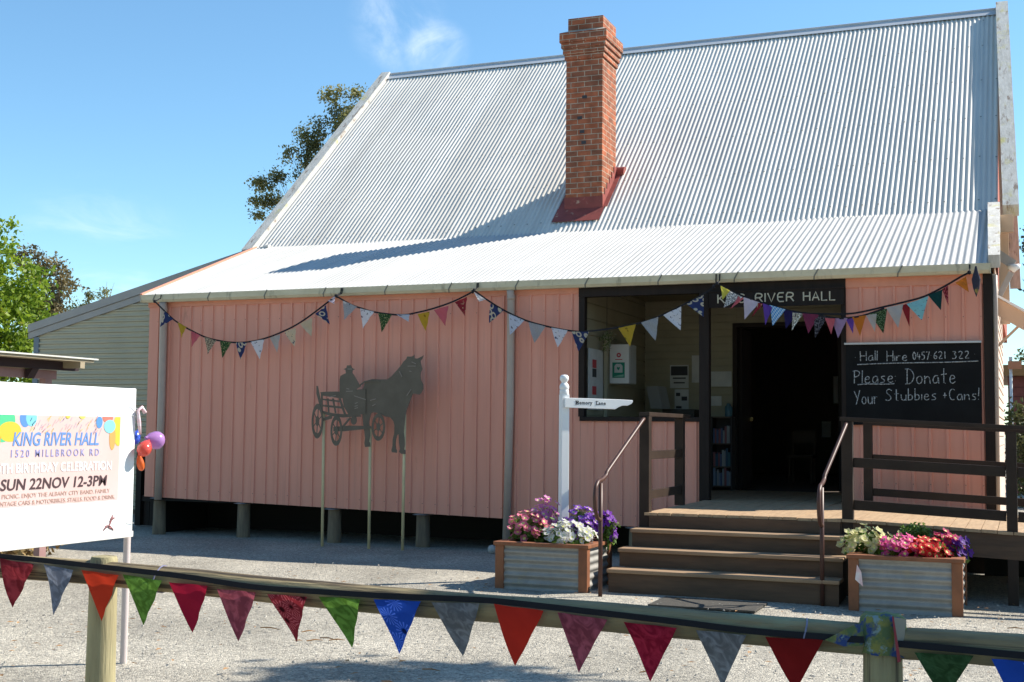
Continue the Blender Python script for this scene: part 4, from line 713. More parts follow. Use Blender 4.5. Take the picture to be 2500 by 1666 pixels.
PLACE={'coral pink petunia':'at the left end of the left planter','magenta pink petunia':'standing tallest at the back of the left planter','purple petunia':'at the back right of the left planter','white petunia':'at the front of the left planter','violet petunia':'behind the handrail at the right end of the left planter','cream petunia':'at the left end of the right planter','pink petunia':'at the front middle of the right planter','red petunia':'beside the pink one in the right planter','deep purple petunia':'at the right end of the right planter','crimson petunia':'among the purple flowers at the back of the right planter','leafy green plant':'without flowers at the back of the right planter'}
PR=[p for p in PR if p[0]!='leafy green plant']+[('leafy green plant',-.584,-3.1,.745,.125),('crimson petunia',-.27,-3.30,.735,.12)]
fseed=11
for nm,px,py,pz,pr in PL+PR:
    orig=(nm,px,py,pz,pr); pr*=1.14
    left=orig in PL; zr=ZL if left else .60
    base=(px,py,zr-.08); t=thing('petunia_plant' if 'pet' in nm else 'leafy_plant',(nm.replace(' petunia','')+' flowering petunia ' if 'pet' in nm else 'bright leafy green plant ')+PLACE[nm],'plant',base,'petunias growing in the planters')
    g=random.Random(fseed); fseed+=1
    b=MB(); rz_=max(.09,(pz-zr)*.9); leafcloud(b,[(px,py,(zr+pz)/2-.02,pr*.95,pr*.72,max(.07,(pz-zr)*.5+.045))],1500,.020,clump=.05,per=9,seed=fseed)
    if nm=='leafy green plant': leafcloud(b,[(px,py,pz,pr,pr*.7,.09)],1500,.018,clump=.05,per=12,seed=fseed)
    for k in range(10): b.tube([(px+g.uniform(-.05,.05),py+g.uniform(-.04,.04),zr-.09),(px+g.uniform(-pr,pr)*.8,py+g.uniform(-pr,pr)*.6,pz)],[.004,.002],5)
    b.build('foliage',M['leafP'],t)
    if PC[nm]:
        fb,fm=flower_mesh(nm,PC[nm]); first=None; N=int(84*(pr/.15)**1.5*(.5 if nm[:4]=='deep' else 1))
        for k in range(min(int(N*1.25),99)):
            while True:
                u=Vector((g.uniform(-1,1),g.uniform(-1,1),g.uniform(-.35,1)))
                if .2<u.length<1: break
            u.normalize(); h=max(.09,(pz-zr)*.55+.04)
            if u.z<0 and g.random()<.5: u.z=-u.z
            p=Vector((g.gauss(0,.022),g.gauss(0,.02),g.gauss(0,.014)))+Vector((px+u.x*pr*g.uniform(.85,1.2),py+u.y*pr*.80*g.uniform(.9,1.12),(pz+zr)/2+u.z*h*g.uniform(.98,1.25)))
            dirv=(u*.75+Vector((.45,-.16,.62))+Vector((g.gauss(0,.25),g.gauss(0,.25),g.gauss(0,.2)))).normalized()
            e=dirv.to_track_quat('Z','Y').to_euler(); sc=g.uniform(1.0,1.4)
            if first is None:
                first=fb.build('flower',fm,t,smooth=True); o=first
            else: o=first.copy(); COL.objects.link(o); put(o,t)
            o.location=p; o.rotation_euler=e; o.scale=(sc,sc,sc)
# tag hanging on the right planter
b=MB(); b.prism([(-.04,-.07),(.035,-.125),(.02,.0),(-.02,.06)],-.002,.002); o=b.build('gift_tag',mat('pink_white_card',(.74,.42,.42),.6,c2=(.78,.72,.70),nscale=9)); o.location=(-.985,-3.70,.455); o.rotation_euler=(0,0,R(-22)); tag(o,'small pink and white card hanging from the right planter corner','tag')
b=MB(); b.lathe([(.0,-.055),(.04,-.04),(.055,0),(.04,.04),(.0,.055)],(-5.91,-.36,G+.045),16,sx=1.05); o=b.build('rounded_stone',mat('pale_stone',(.50,.49,.46),.85,c2=(.42,.41,.38),nscale=9),smooth=True); tag(o,'pale rounded stone lying in the shade at the foot of the grey downpipe','stone')
# ------------------------------------------------------------------ bunting
def ribbon(mb,path,w=.024,th=.004):
    P=[Vector(p) for p in path]; Q=[]
    for i in range(len(P)-1):
        a,b,c,d=P[max(i-1,0)],P[i],P[i+1],P[min(i+2,len(P)-1)]
        for k in range(4):
            t=k/4; Q.append(.5*((2*b)+(c-a)*t+(2*a-5*b+4*c-d)*t*t+(3*b-a-3*c+d)*t**3))
    Q.append(P[-1]); o=len(mb.v)
    for i,p in enumerate(Q):
        tw=.25*noise.noise(Vector((p.x*2.3,p.y,7))); d=(Q[min(i+1,len(Q)-1)]-Q[max(i-1,0)]).normalized(); u=Vector((-d.z,tw,d.x)).normalized()
        if u.z<0: u=-u
        n=d.cross(u).normalized()
        for s,q in ((-1,-1),(1,-1),(1,1),(-1,1)): mb.v.append(tuple(p+u*s*w/2+n*q*th/2))
    for i in range(len(Q)-1):
        for k in range(4): mb.f.append((o+4*i+k,o+4*i+(k+1)%4,o+4*i+4+(k+1)%4,o+4*i+4+k)); mb.m.append(0)
def flag(parent,kind,cn,a,b,c,g,wave=.012):
    a,b,c=Vector(a),Vector(b),Vector(c); N=7; mb=MB(); uvs=[]; ph=g.uniform(0,6.28); off=(g.uniform(0,5),g.uniform(0,5)); L=(b-a).length
    idx={}
    for i in range(N+1):
        for j in range(N+1-i):
            s,t=i/N,j/N; p=a*(1-s-t)+b*s+c*t
            p=p+Vector((0,1,0))*(wave*math.sin(ph+s*5+t*3)*(.3+t)+wave*.5*math.sin(ph*2+s*9-t*4))
            idx[i,j]=len(mb.v); mb.v.append(tuple(p)); uvs.append((off[0]+s*L,off[1]+t*L))
    for i in range(N):
        for j in range(N-i):
            mb.f.append((idx[i,j],idx[i,j+1],idx[i+1,j])); mb.m.append(0)
            if j<N-i-1: mb.f.append((idx[i+1,j],idx[i,j+1],idx[i+1,j+1])); mb.m.append(0)
    o=mb.build('flag',cloth(kind,cn),parent,smooth=True)
    uv=o.data.uv_layers.new(name='UVMap')
    for lp in o.data.loops: uv.data[lp.index].uv=uvs[lp.vertex_index]
    nm={'badge':' flag with cream badges','dots':' flag with small dots','motif':' flag with a small print','stripe':' striped flag','gingham':' flag','burst':' flag with starbursts','batik':' mottled flag','leaf':' leafy print flag'}.get(kind,' flag')
    o['label']=cn+nm
    return o
g=random.Random(3)
names=['bunting of small patterned flags at the left end of the hall gutter','bunting of flags hanging above the horse sculpture','bunting swag across the downpipe and the open porch window','double bunting swag across the doorway and the blackboard wall']
for i in range(4):
    s=SW[i]; t=thing('bunting',names[i],'bunting',s[0],'bunting strung along the hall gutter')
    b=MB(); ribbon(b,s,.022)
    if i==3: ribbon(b,SW[4],.020)
    b.build('tape',M['tape'],t)
    for k,cn,a,bb_,c in FL[i]: flag(t,k,cn,a,bb_,Vector(c)+Vector((g.uniform(-.006,.006),g.uniform(-.03,.03),0)),g,.014)
    for q,e in ((s[0],1),(s[-1],-1)):
        kb=MB(); kb.tube([q,(q[0],-.17,q[2]+.06),(q[0],-.16,3.60)],.008,6); kb.lathe([(.0,-.025),(.022,-.01),(.02,.015),(.0,.03)],q,8); kb.build('knot',M['tape'],t)
    if i==3:
        q=s[-1]; kb=MB(); kb.lathe([(.0,-.30),(.035,-.20),(.05,-.10),(.02,0),(.01,.05)],(q[0]+.07,q[1],q[2]+.02),9,sy=.5); kb.build('bundle',mat('dark_bundle_cloth',(.03,.03,.05),.9,c2=(.28,.22,.06),nscale=14,lo=.55,hi=.65),t)
# ------------------------------------------------------------------ log fence
fence=thing('log_rail_fence','low log rail fence of round posts and rails across the foreground','fence',(-2,-10.25,G))
def log(path,r,m,name,seed):
    P=[Vector(p) for p in path]; Q=[]
    for i in range(len(P)-1):
        for k in range(5): Q.append(P[i].lerp(P[i+1],k/5))
    Q.append(P[-1]); b=MB(); b.tube(Q,r,20)
    for i,v in enumerate(b.v):
        c=Q[min(i//20,len(Q)-1)]; d=Vector(v)-c; f=1+.06*noise.noise(Vector((v[0]*2+seed,v[1]*9,v[2]*9)))+.03*noise.noise(Vector((v[0]*9+seed,v[1]*20,v[2]*20)))
        b.v[i]=tuple(c+d*f)
    return b.build(name,m,fence,smooth=True,autos=60)
log([(-5.3,-10.25,.958)]+RAIL1[1:-1]+[(-.19,-10.25,.884)],.0605,M['log'],'rail',1)
log([(-.07,-10.25,.877)]+RAIL2[1:]+[(3.2,-10.25,.875)],.062,M['log'],'rail',5)
b=MB(); b.lathe([(.073,-.2),(.072,.3),(.068,.7),(.066,.895),(.060,.912),(.02,.918)],(-3.835,-10.235,G),22); 
b.build('post',M['logv'],fence,smooth=True,autos=50)
b=MB(); b.lathe([(.079,-.2),(.077,.3),(.073,.7),(.070,.835),(.062,.850),(.02,.853)],(-.128,-10.24,G),22); b.build('post',M['logv'],fence,smooth=True,autos=50)
b=MB(); b.lathe([(.073,-.2),(.068,.7),(.066,.88),(.02,.9)],(3.4,-10.25,G),22); b.build('post',M['logv'],fence,smooth=True,autos=50)
for tp,ff,nm,kn in ((TAPE1,FF1,'bunting of large coloured flags tied along the log rail left of the wrapped post',((-3.46,.943),(-.41,.886))),(TAPE2,FF2,'bunting with green and blue flags right of the wrapped fence post',())):
    t=thing('bunting',nm,'bunting',tp[0],'bunting tied along the log fence'); b=MB(); ribbon(b,tp,.025,.003); b.build('tape',M['tape'],t)
    for k,cn,a,bb_,c in ff: flag(t,k,cn,a,bb_,Vector(c)+Vector((0,g.uniform(-.02,.02),0)),g,.011)
    for x,z in kn:
        b=MB(); b.tube([(x+.008*math.sin(a*2),-10.262+.076*math.cos(a)*-1,z+.0635*math.sin(a)) for a in [k*2*math.pi/16 for k in range(17)]],.0035,6); b.build('tie',mat('clear_lilac_tape',(.20,.19,.28),.4),t)
# cloth wrapped on the right post
b=MB(); n=28
for j,(z,rr) in enumerate(((.835,.084),(.855,.086),(.90,.086),(.945,.085),(.972,.083),(.985,.070))):
    for k in range(n):
        a=2*math.pi*k/n+.35; sq=1/max(abs(math.cos(a-.35)),abs(math.sin(a-.35))); r=rr*(.55+.45*min(sq,1.3))*(1+.05*noise.noise(Vector((math.cos(a)*2,math.sin(a)*2,z*16)))); b.v.append((-.128+r*math.cos(a),-10.24+r*math.sin(a),z-.004+.014*noise.noise(Vector((math.cos(a)*1.5,math.sin(a)*1.5,z*3)))))
for j in range(5):
    for k in range(n): q=j*n; b.f.append((q+k,q+(k+1)%n,q+n+(k+1)%n,q+n+k)); b.m.append(0)
b.v.append((-.128,-10.24,.988)); b.f+=[(5*n+k,5*n+(k+1)%n,6*n) for k in range(n)]; b.m+=[0]*n
b.add([(-.19,-10.325,.965),(-.19,-10.33,.87),(-.245,-10.345,.935),(-.33,-10.345,.885),(-.26,-10.34,.865)],[(0,2,4,1),(2,3,4)])
b.add([(-.075,-10.335,.985),(-.035,-10.29,.975),(-.045,-10.31,.88),(-.075,-10.338,.86)],[(0,3,2,1)],1); b.add([(-.082,-10.345,.99),(-.076,-10.345,.99),(-.052,-10.345,.825),(-.064,-10.345,.82)],[(0,3,2,1)],2)
wm=mat('green_yellow_print_cloth',(.10,.15,.065),.9,c2=(.24,.23,.06),nscale=18,lo=.45,hi=.6,spots=[((.03,.06,.20),17,.54,.62,(1,1,1)),((.22,.30,.30),26,.62,.68,(1,1,1))])
o=b.build('post_wrap',[wm,mat('cloth_lining',(.30,.26,.20),.9),mat('dull_red_binding',(.30,.05,.06),.9)],smooth=True,autos=50); tag(o,'green and yellow printed cloth wrapped round the top of the right fence post','cloth')
# ------------------------------------------------------------------ event sign
es=thing('event_sign','white framed sign board with colourful birthday banner on a steel post','sign',(-5.17,-8.40,G))
YA,YBf=-8.43,-9.98
b=MB(); b.box(-5.15,-5.105,YBf,YA,.985,1.925); b.build('sign_board',M['signwhite'],es,bevel=.004)
b=MB(); b.box(-5.17,-5.095,YBf,YA,.945,.984); b.build('frame_rail',mat('white_frame_tube',(.66,.63,.58),.5),es,bevel=.003)
for yy in (-8.395,-9.99):
    b=MB(); b.tube([(-5.172,yy,G-.1),(-5.172,yy,1.93)],.024,14); b.build('post',M['steel'],es,smooth=True,autos=50)
XF=-5.1035
bt,bbm=1.735,1.195; yl,yr=-9.90,-8.585
b=MB(); b.add([(XF,yl,bbm),(XF,yr,bbm),(XF,yr,bt),(XF,yl,bt)],[(0,1,2,3)]); ban=b.build('banner',mat('pale_pink_banner',(.585,.435,.41),.5,c2=(.58,.41,.375),nscale=2.5),es)
def blob(nm,cx,cz,rx,rz,c,k,lo=None):
    b=MB(); n=28; P=[]
    for i in range(n):
        a=2*math.pi*i/n; P.append((XF+.0002*k,min(yr,cx+rx*math.cos(a)),min(bt,cz+rz*math.sin(a)*(1 if math.sin(a)>0 else 1.15))))
    b.v=P; b.f=[tuple(range(n))]; b.m=[0]; return b.build(nm,mat('banner_'+nm+str(k),tuple(x*.72 for x in c),.5),ban)
for k,(cx,cz,rx,rz,c) in enumerate(((-9.62,1.70,.10,.11,(.10,.62,.30)),(-9.72,1.60,.09,.10,(.75,.30,.03)),(-9.56,1.64,.09,.055,(.80,.58,.05)),(-9.44,1.72,.045,.05,(.12,.30,.72)),(-9.39,1.72,.045,.045,(.25,.66,.80)),(-8.60,1.66,.055,.10,(.80,.62,.07)),(-8.66,1.60,.03,.07,(.80,.42,.12)),(-8.71,1.73,.05,.03,(.78,.22,.16)),(-8.79,1.70,.03,.035,(.12,.33,.72)),(-8.69,1.675,.055,.04,(.30,.74,.80)),(-8.95,1.74,.03,.02,(.78,.70,.15)),(-9.08,1.735,.02,.015,(.75,.6,.1)))): blob('balloon_print',cx,cz,rx,rz,c,k+2)
gg=random.Random(4)
for nm_,cc_ in (('pink',(.50,.27,.30)),('gold',(.55,.40,.16)),('mauve',(.36,.30,.38))):
    b=MB()
    for i in range(20):
        y,z,a,l=gg.uniform(-9.4,-8.75),gg.uniform(1.63,1.725),gg.uniform(.5,1.1),gg.uniform(.012,.028); d=Vector((0,math.cos(a),math.sin(a)))*l; e=Vector((0,-math.sin(a),math.cos(a)))*.0022; p=Vector((XF+.0012,y,z)); b.add([p-d-e,p+d-e,p+d+e,p-d+e],[(0,1,2,3)])
    b.build('confetti_print',mat('confetti_'+nm_,cc_,.5),ban)
UX,UZ=(0,1,0),(0,0,1); xt=XF+.002
blue=mat('banner_blue_ink',(.12,.24,.54),.5); lav=mat('banner_lavender_ink',(.26,.26,.48),.5); wh=mat('banner_white_ink',(.78,.78,.77),.5); dk=mat('banner_dark_ink',(.06,.03,.033),.5); tan=mat('banner_tan_ink',(.50,.32,.26),.5)
def btxt(s,m,y0,y1,z,size,shear=0,off=.0,sp=1.0):
    o=text('lettering',s,m,ban,(xt,y0,z),UX,UZ,size,.0006,shear,sp,'LEFT',off)
    xs=[v.co.y for v in o.data.vertices]; k=(y1-y0)/(max(xs)-min(xs)); mn=min(xs)
    for v in o.data.vertices: v.co.y=y0+(v.co.y-mn)*k
    return o
btxt('KING RIVER HALL',blue,-9.535,-8.79,1.555,.112,.18,.0018)
btxt('1520 MILLBROOK RD',lav,-9.545,-8.785,1.487,.062,0,.0005,1.5)
btxt('120TH BIRTHDAY CELEBRATION',wh,-9.72,-8.66,1.395,.078,0,.001)
btxt('SUN 22NOV 12-3PM',dk,-9.62,-8.70,1.295,.092,.12,.0015)
btxt('BRING A PICNIC. ENJOY THE ALBANY CITY BAND. FAMILY',tan,-9.78,-8.67,1.247,.036)
btxt('GAMES. VINTAGE CARS & MOTORBIKES. STALLS. FOOD & DRINK',tan,-9.80,-8.62,1.205,.036)
# mark low on the board: a small red and black jumping figure emblem
b=MB(); 
for a,c in (((-8.72,1.005),(-8.66,1.035)),((-8.66,1.035),(-8.63,1.10)),((-8.70,1.03),(-8.64,1.02)),((-8.66,1.06),(-8.61,1.08)),((-8.67,1.02),(-8.62,1.0))): b.tube([(XF,a[0],a[1]),(XF,(a[0]+c[0])/2,(a[1]+c[1])/2+.008),(XF,c[0],c[1])],[.004,.009,.003],6)
b.build('emblem',mat('emblem_ink',(.07,.045,.05),.6,c2=(.36,.10,.10),nscale=30),es)
b=MB(); b.tube([(-5.10,-8.47,1.745),(-5.09,-8.43,1.735),(-5.12,-8.40,1.73)],.003,5); b.tube([(-5.10,-8.50,1.81),(-5.09,-8.43,1.79)],.002,5); b.tube([(-5.10,-8.50,1.04),(-5.095,-8.43,1.035)],.002,5); b.build('cable_tie',M['lgrey'],es)
# balloons tied to the sign edge
def balloon(nm,p,d,r,l,c,label,m2=None):
    d=Vector(d).normalized(); b=MB(); prof=[(.10,-1.15),(.16,-1.1),(.12,-1.02),(.32,-.88),(.66,-.55),(.92,-.1),(1,.25),(.90,.62),(.62,.88),(.30,.98),(0,1)]
    q=d.to_track_quat('Z','Y'); b.lathe([(x*r,z*l) for x,z in prof],(0,0,0),20); b.v=[tuple(Vector(p)+q@Vector(v)) for v in b.v]
    o=b.build('balloon',mat(nm,c,.22,spec=.6,trans=.35,coat=.5),smooth=True); return tag(o,label,'balloon',group='balloons tied to the sign')
balloon('lilac_balloon',(-5.06,-8.285,1.585),(.25,.95,-.2),.062,.068,(.52,.26,.58),'round lilac balloon tied to the right edge of the sign')
balloon('red_balloon',(-5.04,-8.405,1.535),(.2,-.75,-.65),.048,.068,(.72,.10,.07),'red pear shaped balloon below the lilac balloon')
balloon('orange_balloon',(-5.10,-8.375,1.435),(0,.35,-1),.026,.06,(.78,.17,.03),'small shrivelled orange balloon hanging lowest at the sign')
balloon('blue_balloon',(-5.13,-8.40,1.60),(-.2,-.3,-.9),.04,.05,(.05,.12,.62),'blue balloon half hidden behind the sign edge')
b=MB(); b.tube([(-5.08,-8.41,1.62),(-5.08,-8.425,1.70),(-5.08,-8.44,1.78),(-5.07,-8.415,1.80),(-5.06,-8.39,1.765)],[.008,.013,.010,.015,.014],8); o=b.build('twisted_balloon',mat('pink_white_balloon',(.74,.36,.42),.3,c2=(.80,.76,.76),nscale=26),smooth=True); tag(o,'thin twisted pink and white balloon tied at the sign edge','balloon',group='balloons tied to the sign')
# ------------------------------------------------------------------ Memory Lane finger post
ms=thing('finger_post','white wooden finger post with a turned top and an arm reading Memory Lane','signpost',(-4.085,-2.79,G))
rot=Matrix.Rotation(R(42),3,'Z'); cpt=Vector((-4.085,-2.79,0))
def rv(b): b.v=[tuple(cpt+rot@Vector(v)) for v in b.v]
h=.043
b=MB(); b.box(-h,h,-h,h,G-.1,2.055); rv(b); b.build('post',M['white'],ms,bevel=.005)
b=MB(); b.lathe([(.047,2.056),(.051,2.065),(.048,2.08),(.050,2.09),(.044,2.105),(.05,2.115),(.051,2.14),(.040,2.165),(.028,2.175),(.034,2.19),(.047,2.21),(.046,2.24),(.030,2.258),(0,2.262)],(0,0,0),18); rv(b); b.build('finial',M['white'],ms,smooth=True,autos=45)
b=MB(); y0=-h-.030; b.prism([(-.02,1.915),(.555,1.905),(.60,1.93),(.64,1.945),(.70,1.945),(.745,1.965),(.76,1.985),(.76,2.005),(.62,2.01),(-.02,2.018)],y0,-h-.002); rv(b); b.build('arm',M['white'],ms,bevel=.004)
def mtx(s,x0,x1,z,size):
    t=text('lettering',s,M['ink'],None,(0,y0-.001,z),(1,0,0),(0,0,1),size,.0005,0,1.15,'LEFT',.0012); xs=[v.co.x for v in t.data.vertices]; k=(x1-x0)/(max(xs)-min(xs)); m0=min(xs)
    for v in t.data.vertices: v.co.x=x0+(v.co.x-m0)*k; v.co=cpt+rot@v.co
    put(t,ms)
mtx('Memory',.10,.29,1.952,.052); mtx('Lane',.335,.445,1.950,.050)
b=MB()
for x in (.10,.335): # heavy serifs of the capitals
    b.box(x-.006,x+.030,y0-.002,y0-.0006,1.949,1.955); b.box(x-.006,x+.024,y0-.002,y0-.0006,1.984,1.990)
rv(b); b.build('serif',M['ink'],ms)
# ------------------------------------------------------------------ horse and cart cut-out
hc=thing('horse_cart_sculpture','flat dark steel cut-out of a horse, cart and driver raised on three thin poles','sculpture',(-7.7,-.45,G))
b=MB(); b.prism(HORSE,-.452,-.446); b.build('horse',M['silh'],hc)
b=MB(); b.prism(DRIVER,-.4615,-.4555); b.build('driver',M['silh'],hc)
b=MB()
for i,p in enumerate(CART): b.prism(p,-.4575-.0007*i,-.4525-.0007*i) if i else b.prism(p,-.4575,-.4525)
b.build('cart',M['silh'],hc)
for i,(cx,cz,rx,rz) in enumerate(WHEELS):
    b=MB(); n=36; yw=-.470-.002*i
    def ring(f0,f1,y0,y1):
        o=len(b.v)
        for k in range(n):
            a=2*math.pi*k/n; c,s=math.cos(a),math.sin(a)
            for f,y in ((f0,y0),(f1,y0),(f1,y1),(f0,y1)): b.v.append((cx+rx*f*c,y,cz+rz*f*s))
        for k in range(n):
            for q in range(4): b.f.append((o+4*k+q,o+4*k+(q+1)%4,o+4*((k+1)%n)+(q+1)%4,o+4*((k+1)%n)+q)); b.m.append(0)
    if i<3:
        ring(.70,1,yw,yw+.004); ring(.0,.30,yw-.001,yw+.003)
        for k in range(6):
            a=math.pi*k/3+.4; b.bar((cx+rx*.2*math.cos(a),yw+.0055,cz+rz*.2*math.sin(a)),(cx+rx*.8*math.cos(a),yw+.0055,cz+rz*.8*math.sin(a)),.012,.004,(0,1,0))
        b.build('wheel',M['silh'],hc)
    else:
        ring(.0,1,yw,yw+.004); b.build('lantern',M['silh'],hc)
b=MB()
def hpt(x,z): return (x,-.455,z)
hx=lambda px,py:(HORSE[0][0]+(px-850)/5.6*.00593,HORSE[0][1]-(py-452)/5.6*.00583)
ln=MB()
for L in (((1445,268),(1560,268)),((1470,330),(1500,335)),((1500,215),(1560,240)),((1330,330),(1370,400)),((1440,640),(1500,560)),((600,297),(660,297)),((585,585),(680,580)),((590,545),(630,555)),((710,775),(755,765)),((710,805),(760,790)),((715,740),(755,725)),((930,700),(1010,680)),((960,770),(1010,745)),((590,940),(740,915)),((350,655),(440,635)),((870,690),(700,640))):
    p,q=hx(*L[0]),hx(*L[1]); ln.bar((p[0],-.4625,p[1]),(q[0],-.4625,q[1]),.010,.003,(0,1,0))
ln.build('cut_line',mat('bare_steel_edge',(.30,.24,.20),.6),hc)
for (x0,z0,x1,z1) in POLES:
    b=MB(); b.tube([(x0,-.425,z0),(x1,-.425,z1-.1)],.0195,12); b.build('pole',M['spole'],hc,smooth=True)
# ------------------------------------------------------------------ things in the porch
t=thing('bookcase','narrow dark bookcase of secondhand books standing in the porch by the door','bookcase',(-3.64,2.8,ZD))
b=MB(); 
for xx in (-3.79,-3.51): b.box(xx,xx+.02,2.68,2.96,ZD,1.90)
b.box(-3.77,-3.51,2.94,2.96,ZD,1.90)
b.build('frame',mat('dark_bookcase_wood',(.045,.032,.025),.6),t)
for z in (ZD+.05,1.17,1.50,1.88): bx('shelf',mat('shelf_wood',(.12,.08,.05),.6),t,-3.77,-3.51,2.68,2.94,z,z+.018)
gb=random.Random(2); cols=[(.25,.28,.33),(.05,.10,.14),(.35,.33,.30),(.10,.12,.2),(.3,.1,.09),(.06,.16,.17),(.4,.38,.33)]
bm_=[mat('book_cover_%s'%n,c,.6) for n,c in zip(('slate','navy','stone','indigo','maroon','teal','ivory'),cols)]
for z,lab in ((ZD+.068,'bottom shelf of the bookcase'),(1.188,'middle shelf of the bookcase'),(1.518,'upper shelf of the bookcase')):
    x=-3.765
    k=0
    while x<-3.535:
        w=gb.uniform(.018,.034); h=gb.uniform(.16,.26); o=bx('book',gb.choice(bm_),None,x,x+w-.002,2.70,2.86,z,z+h); tag(o,'book standing among others on the '+lab,'book',group='books in the porch bookcase, '+lab); x+=w; k+=1
b=MB(); b.lathe([(.05,0),(.055,.02),(.055,.14),(.03,.17),(.03,.19),(0,.195)],(-3.56,2.80,1.90),14); o=b.build('drink_jar',mat('teal_jar',(.07,.16,.20),.25),smooth=True,autos=40); tag(o,'small teal jar standing on top of the porch bookcase','jar')
def notice(label,x0,x1,z0,z1,y=2.955,parts=(),nm='notice'):
    o=MB(); o.box(x0,x1,y,y+.004,z0,z1); t=o.build(nm,M['paper']); tag(t,label,'notice',group='notices pinned on the cream porch wall')
    for k,(a,b_,c,d,m) in enumerate(parts): bx('print',m,t,x0+(x1-x0)*a,x0+(x1-x0)*b_,y-.003-.0005*k,y-.001,z0+(z1-z0)*c,z0+(z1-z0)*d)
    return t
notice('white poster with a dark photo at its top left of the brown post',-4.47,-4.19,2.32,2.66,parts=((.05,.95,.55,.95,M['ink']),(.15,.85,.40,.46,M['ink']),(.2,.8,.2,.26,M['ink'])))
notice('narrow grey notice hanging below the poster with a photo',-4.40,-4.19,1.97,2.30,parts=((.1,.4,.7,.85,M['ink']),(.5,.9,.5,.68,M['ink']),(.1,.5,.15,.25,M['ink'])))
notice('grey notice partly behind the brown post',-4.14,-3.90,2.40,2.80)
notice('plastic covered notice between post and door',-3.86,-3.55,2.34,2.56,parts=((.1,.9,.2,.3,M['lgrey']),))
notice('small white card between post and door',-3.86,-3.70,2.06,2.20)
# defibrillator cabinet on the left porch wall
t=thing('defibrillator_cabinet','white defibrillator cabinet with a green panel on the porch wall','cabinet',(-4.7,1.35,2.6))
bx('cabinet_body',M['lgrey'],t,-4.85,-4.575,1.21,1.55,2.32,2.86,bevel=.012)
bx('front_panel',mat('cabinet_white',(.74,.73,.70),.4),t,-4.85,-4.58,1.195,1.208,2.325,2.855)
b=MB(); b.add([(-4.72+.032*math.cos(k*.3927),1.192,2.71+.032*math.sin(k*.3927)) for k in range(16)],[tuple(range(16))]); b.build('red_disc',M['redp'],t)
b=MB(); b.add([(-4.72+.014*math.cos(k*.7854),1.190,2.71+.014*math.sin(k*.7854)) for k in range(8)],[tuple(range(8))]); b.build('disc_centre',M['paper'],t)
bx('print',M['redp'],t,-4.77,-4.67,1.191,1.194,2.645,2.655)
bx('green_panel',M['greenp'],t,-4.81,-4.635,1.190,1.194,2.40,2.61)
b=MB(); b.prism([(-4.78,2.47),(-4.665,2.47),(-4.665,2.56),(-4.69,2.59),(-4.755,2.59),(-4.78,2.56)],1.186,1.189); b.build('white_symbol',M['paper'],t)
b=MB(); b.prism([(-4.7225,2.50),(-4.70,2.53),(-4.705,2.55),(-4.7225,2.54),(-4.74,2.55),(-4.745,2.53)],1.183,1.1855); b.build('heart',M['greenp'],t)
b=MB(); b.prism([(-4.80,2.415),(-4.65,2.415),(-4.65,2.445),(-4.72,2.435)],1.186,1.189); b.build('print',mat('light_green_print',(.25,.5,.38),.6),t)
bx('side_label',M['paper'],t,-4.576,-4.572,1.25,1.33,2.58,2.78)
# cream panel of leaflets nearer the opening, on the same wall
o=bx('pinboard',M['paper'],None,-4.845,-4.835,.25,.85,1.95,2.75); tag(o,'pale board of leaflets on the porch wall left of the defibrillator','pinboard')
for z,m,n in ((2.50,M['redp'],'red'),(2.38,M['ink'],'dark'),(2.15,M['redp'],'crimson')):
    o=bx('leaflet',m,None,-4.834,-4.830,.40,.56,z,z+.11); tag(o,'small %s leaflet pinned on the pale panel in the porch'%n,'leaflet',group='leaflets on the porch panel')
bx_=bx('board_post',M['cream'],hall,-4.85,-4.80,.93,.99,.82,3.0)
# hanging plant
t=thing('hanging_plant','trailing plant with tiny pale flowers hanging in the porch window','plant',(-4.74,.72,2.72))
b=MB(); leafcloud(b,[(-4.74,.72,2.93,.10,.10,.07),(-4.74,.72,2.80,.05,.06,.09)],420,.016,clump=.04,per=8,seed=5); b.build('foliage',mat('trailing_leaf',(.16,.2,.07),.6,c2=(.55,.52,.36),nscale=30,lo=.5,hi=.6,trans=.3),t)
b=MB(); b.tube([(-4.74,.72,2.95),(-4.74,.72,3.5)],.003,5); b.build('cord',M['tape'],t)
# low cupboard with boxes under the porch window
o=bx('cupboard',mat('dark_cupboard',(.035,.028,.022),.5),None,-4.45,-3.98,2.45,2.93,ZD,2.0); tag(o,'dark cupboard standing against the porch wall','cupboard')
b=MB(); b.hexa([(-4.55,2.2,2.0),(-4.38,2.2,2.0),(-4.30,2.35,2.0),(-4.47,2.35,2.0),(-4.62,2.2,2.32),(-4.45,2.2,2.32),(-4.37,2.35,2.32),(-4.54,2.35,2.32)]); o=b.build('easel_card',mat('dim_grey_card',(.25,.24,.22),.7)); tag(o,'leaning grey card propped by the dark porch cupboard','card')
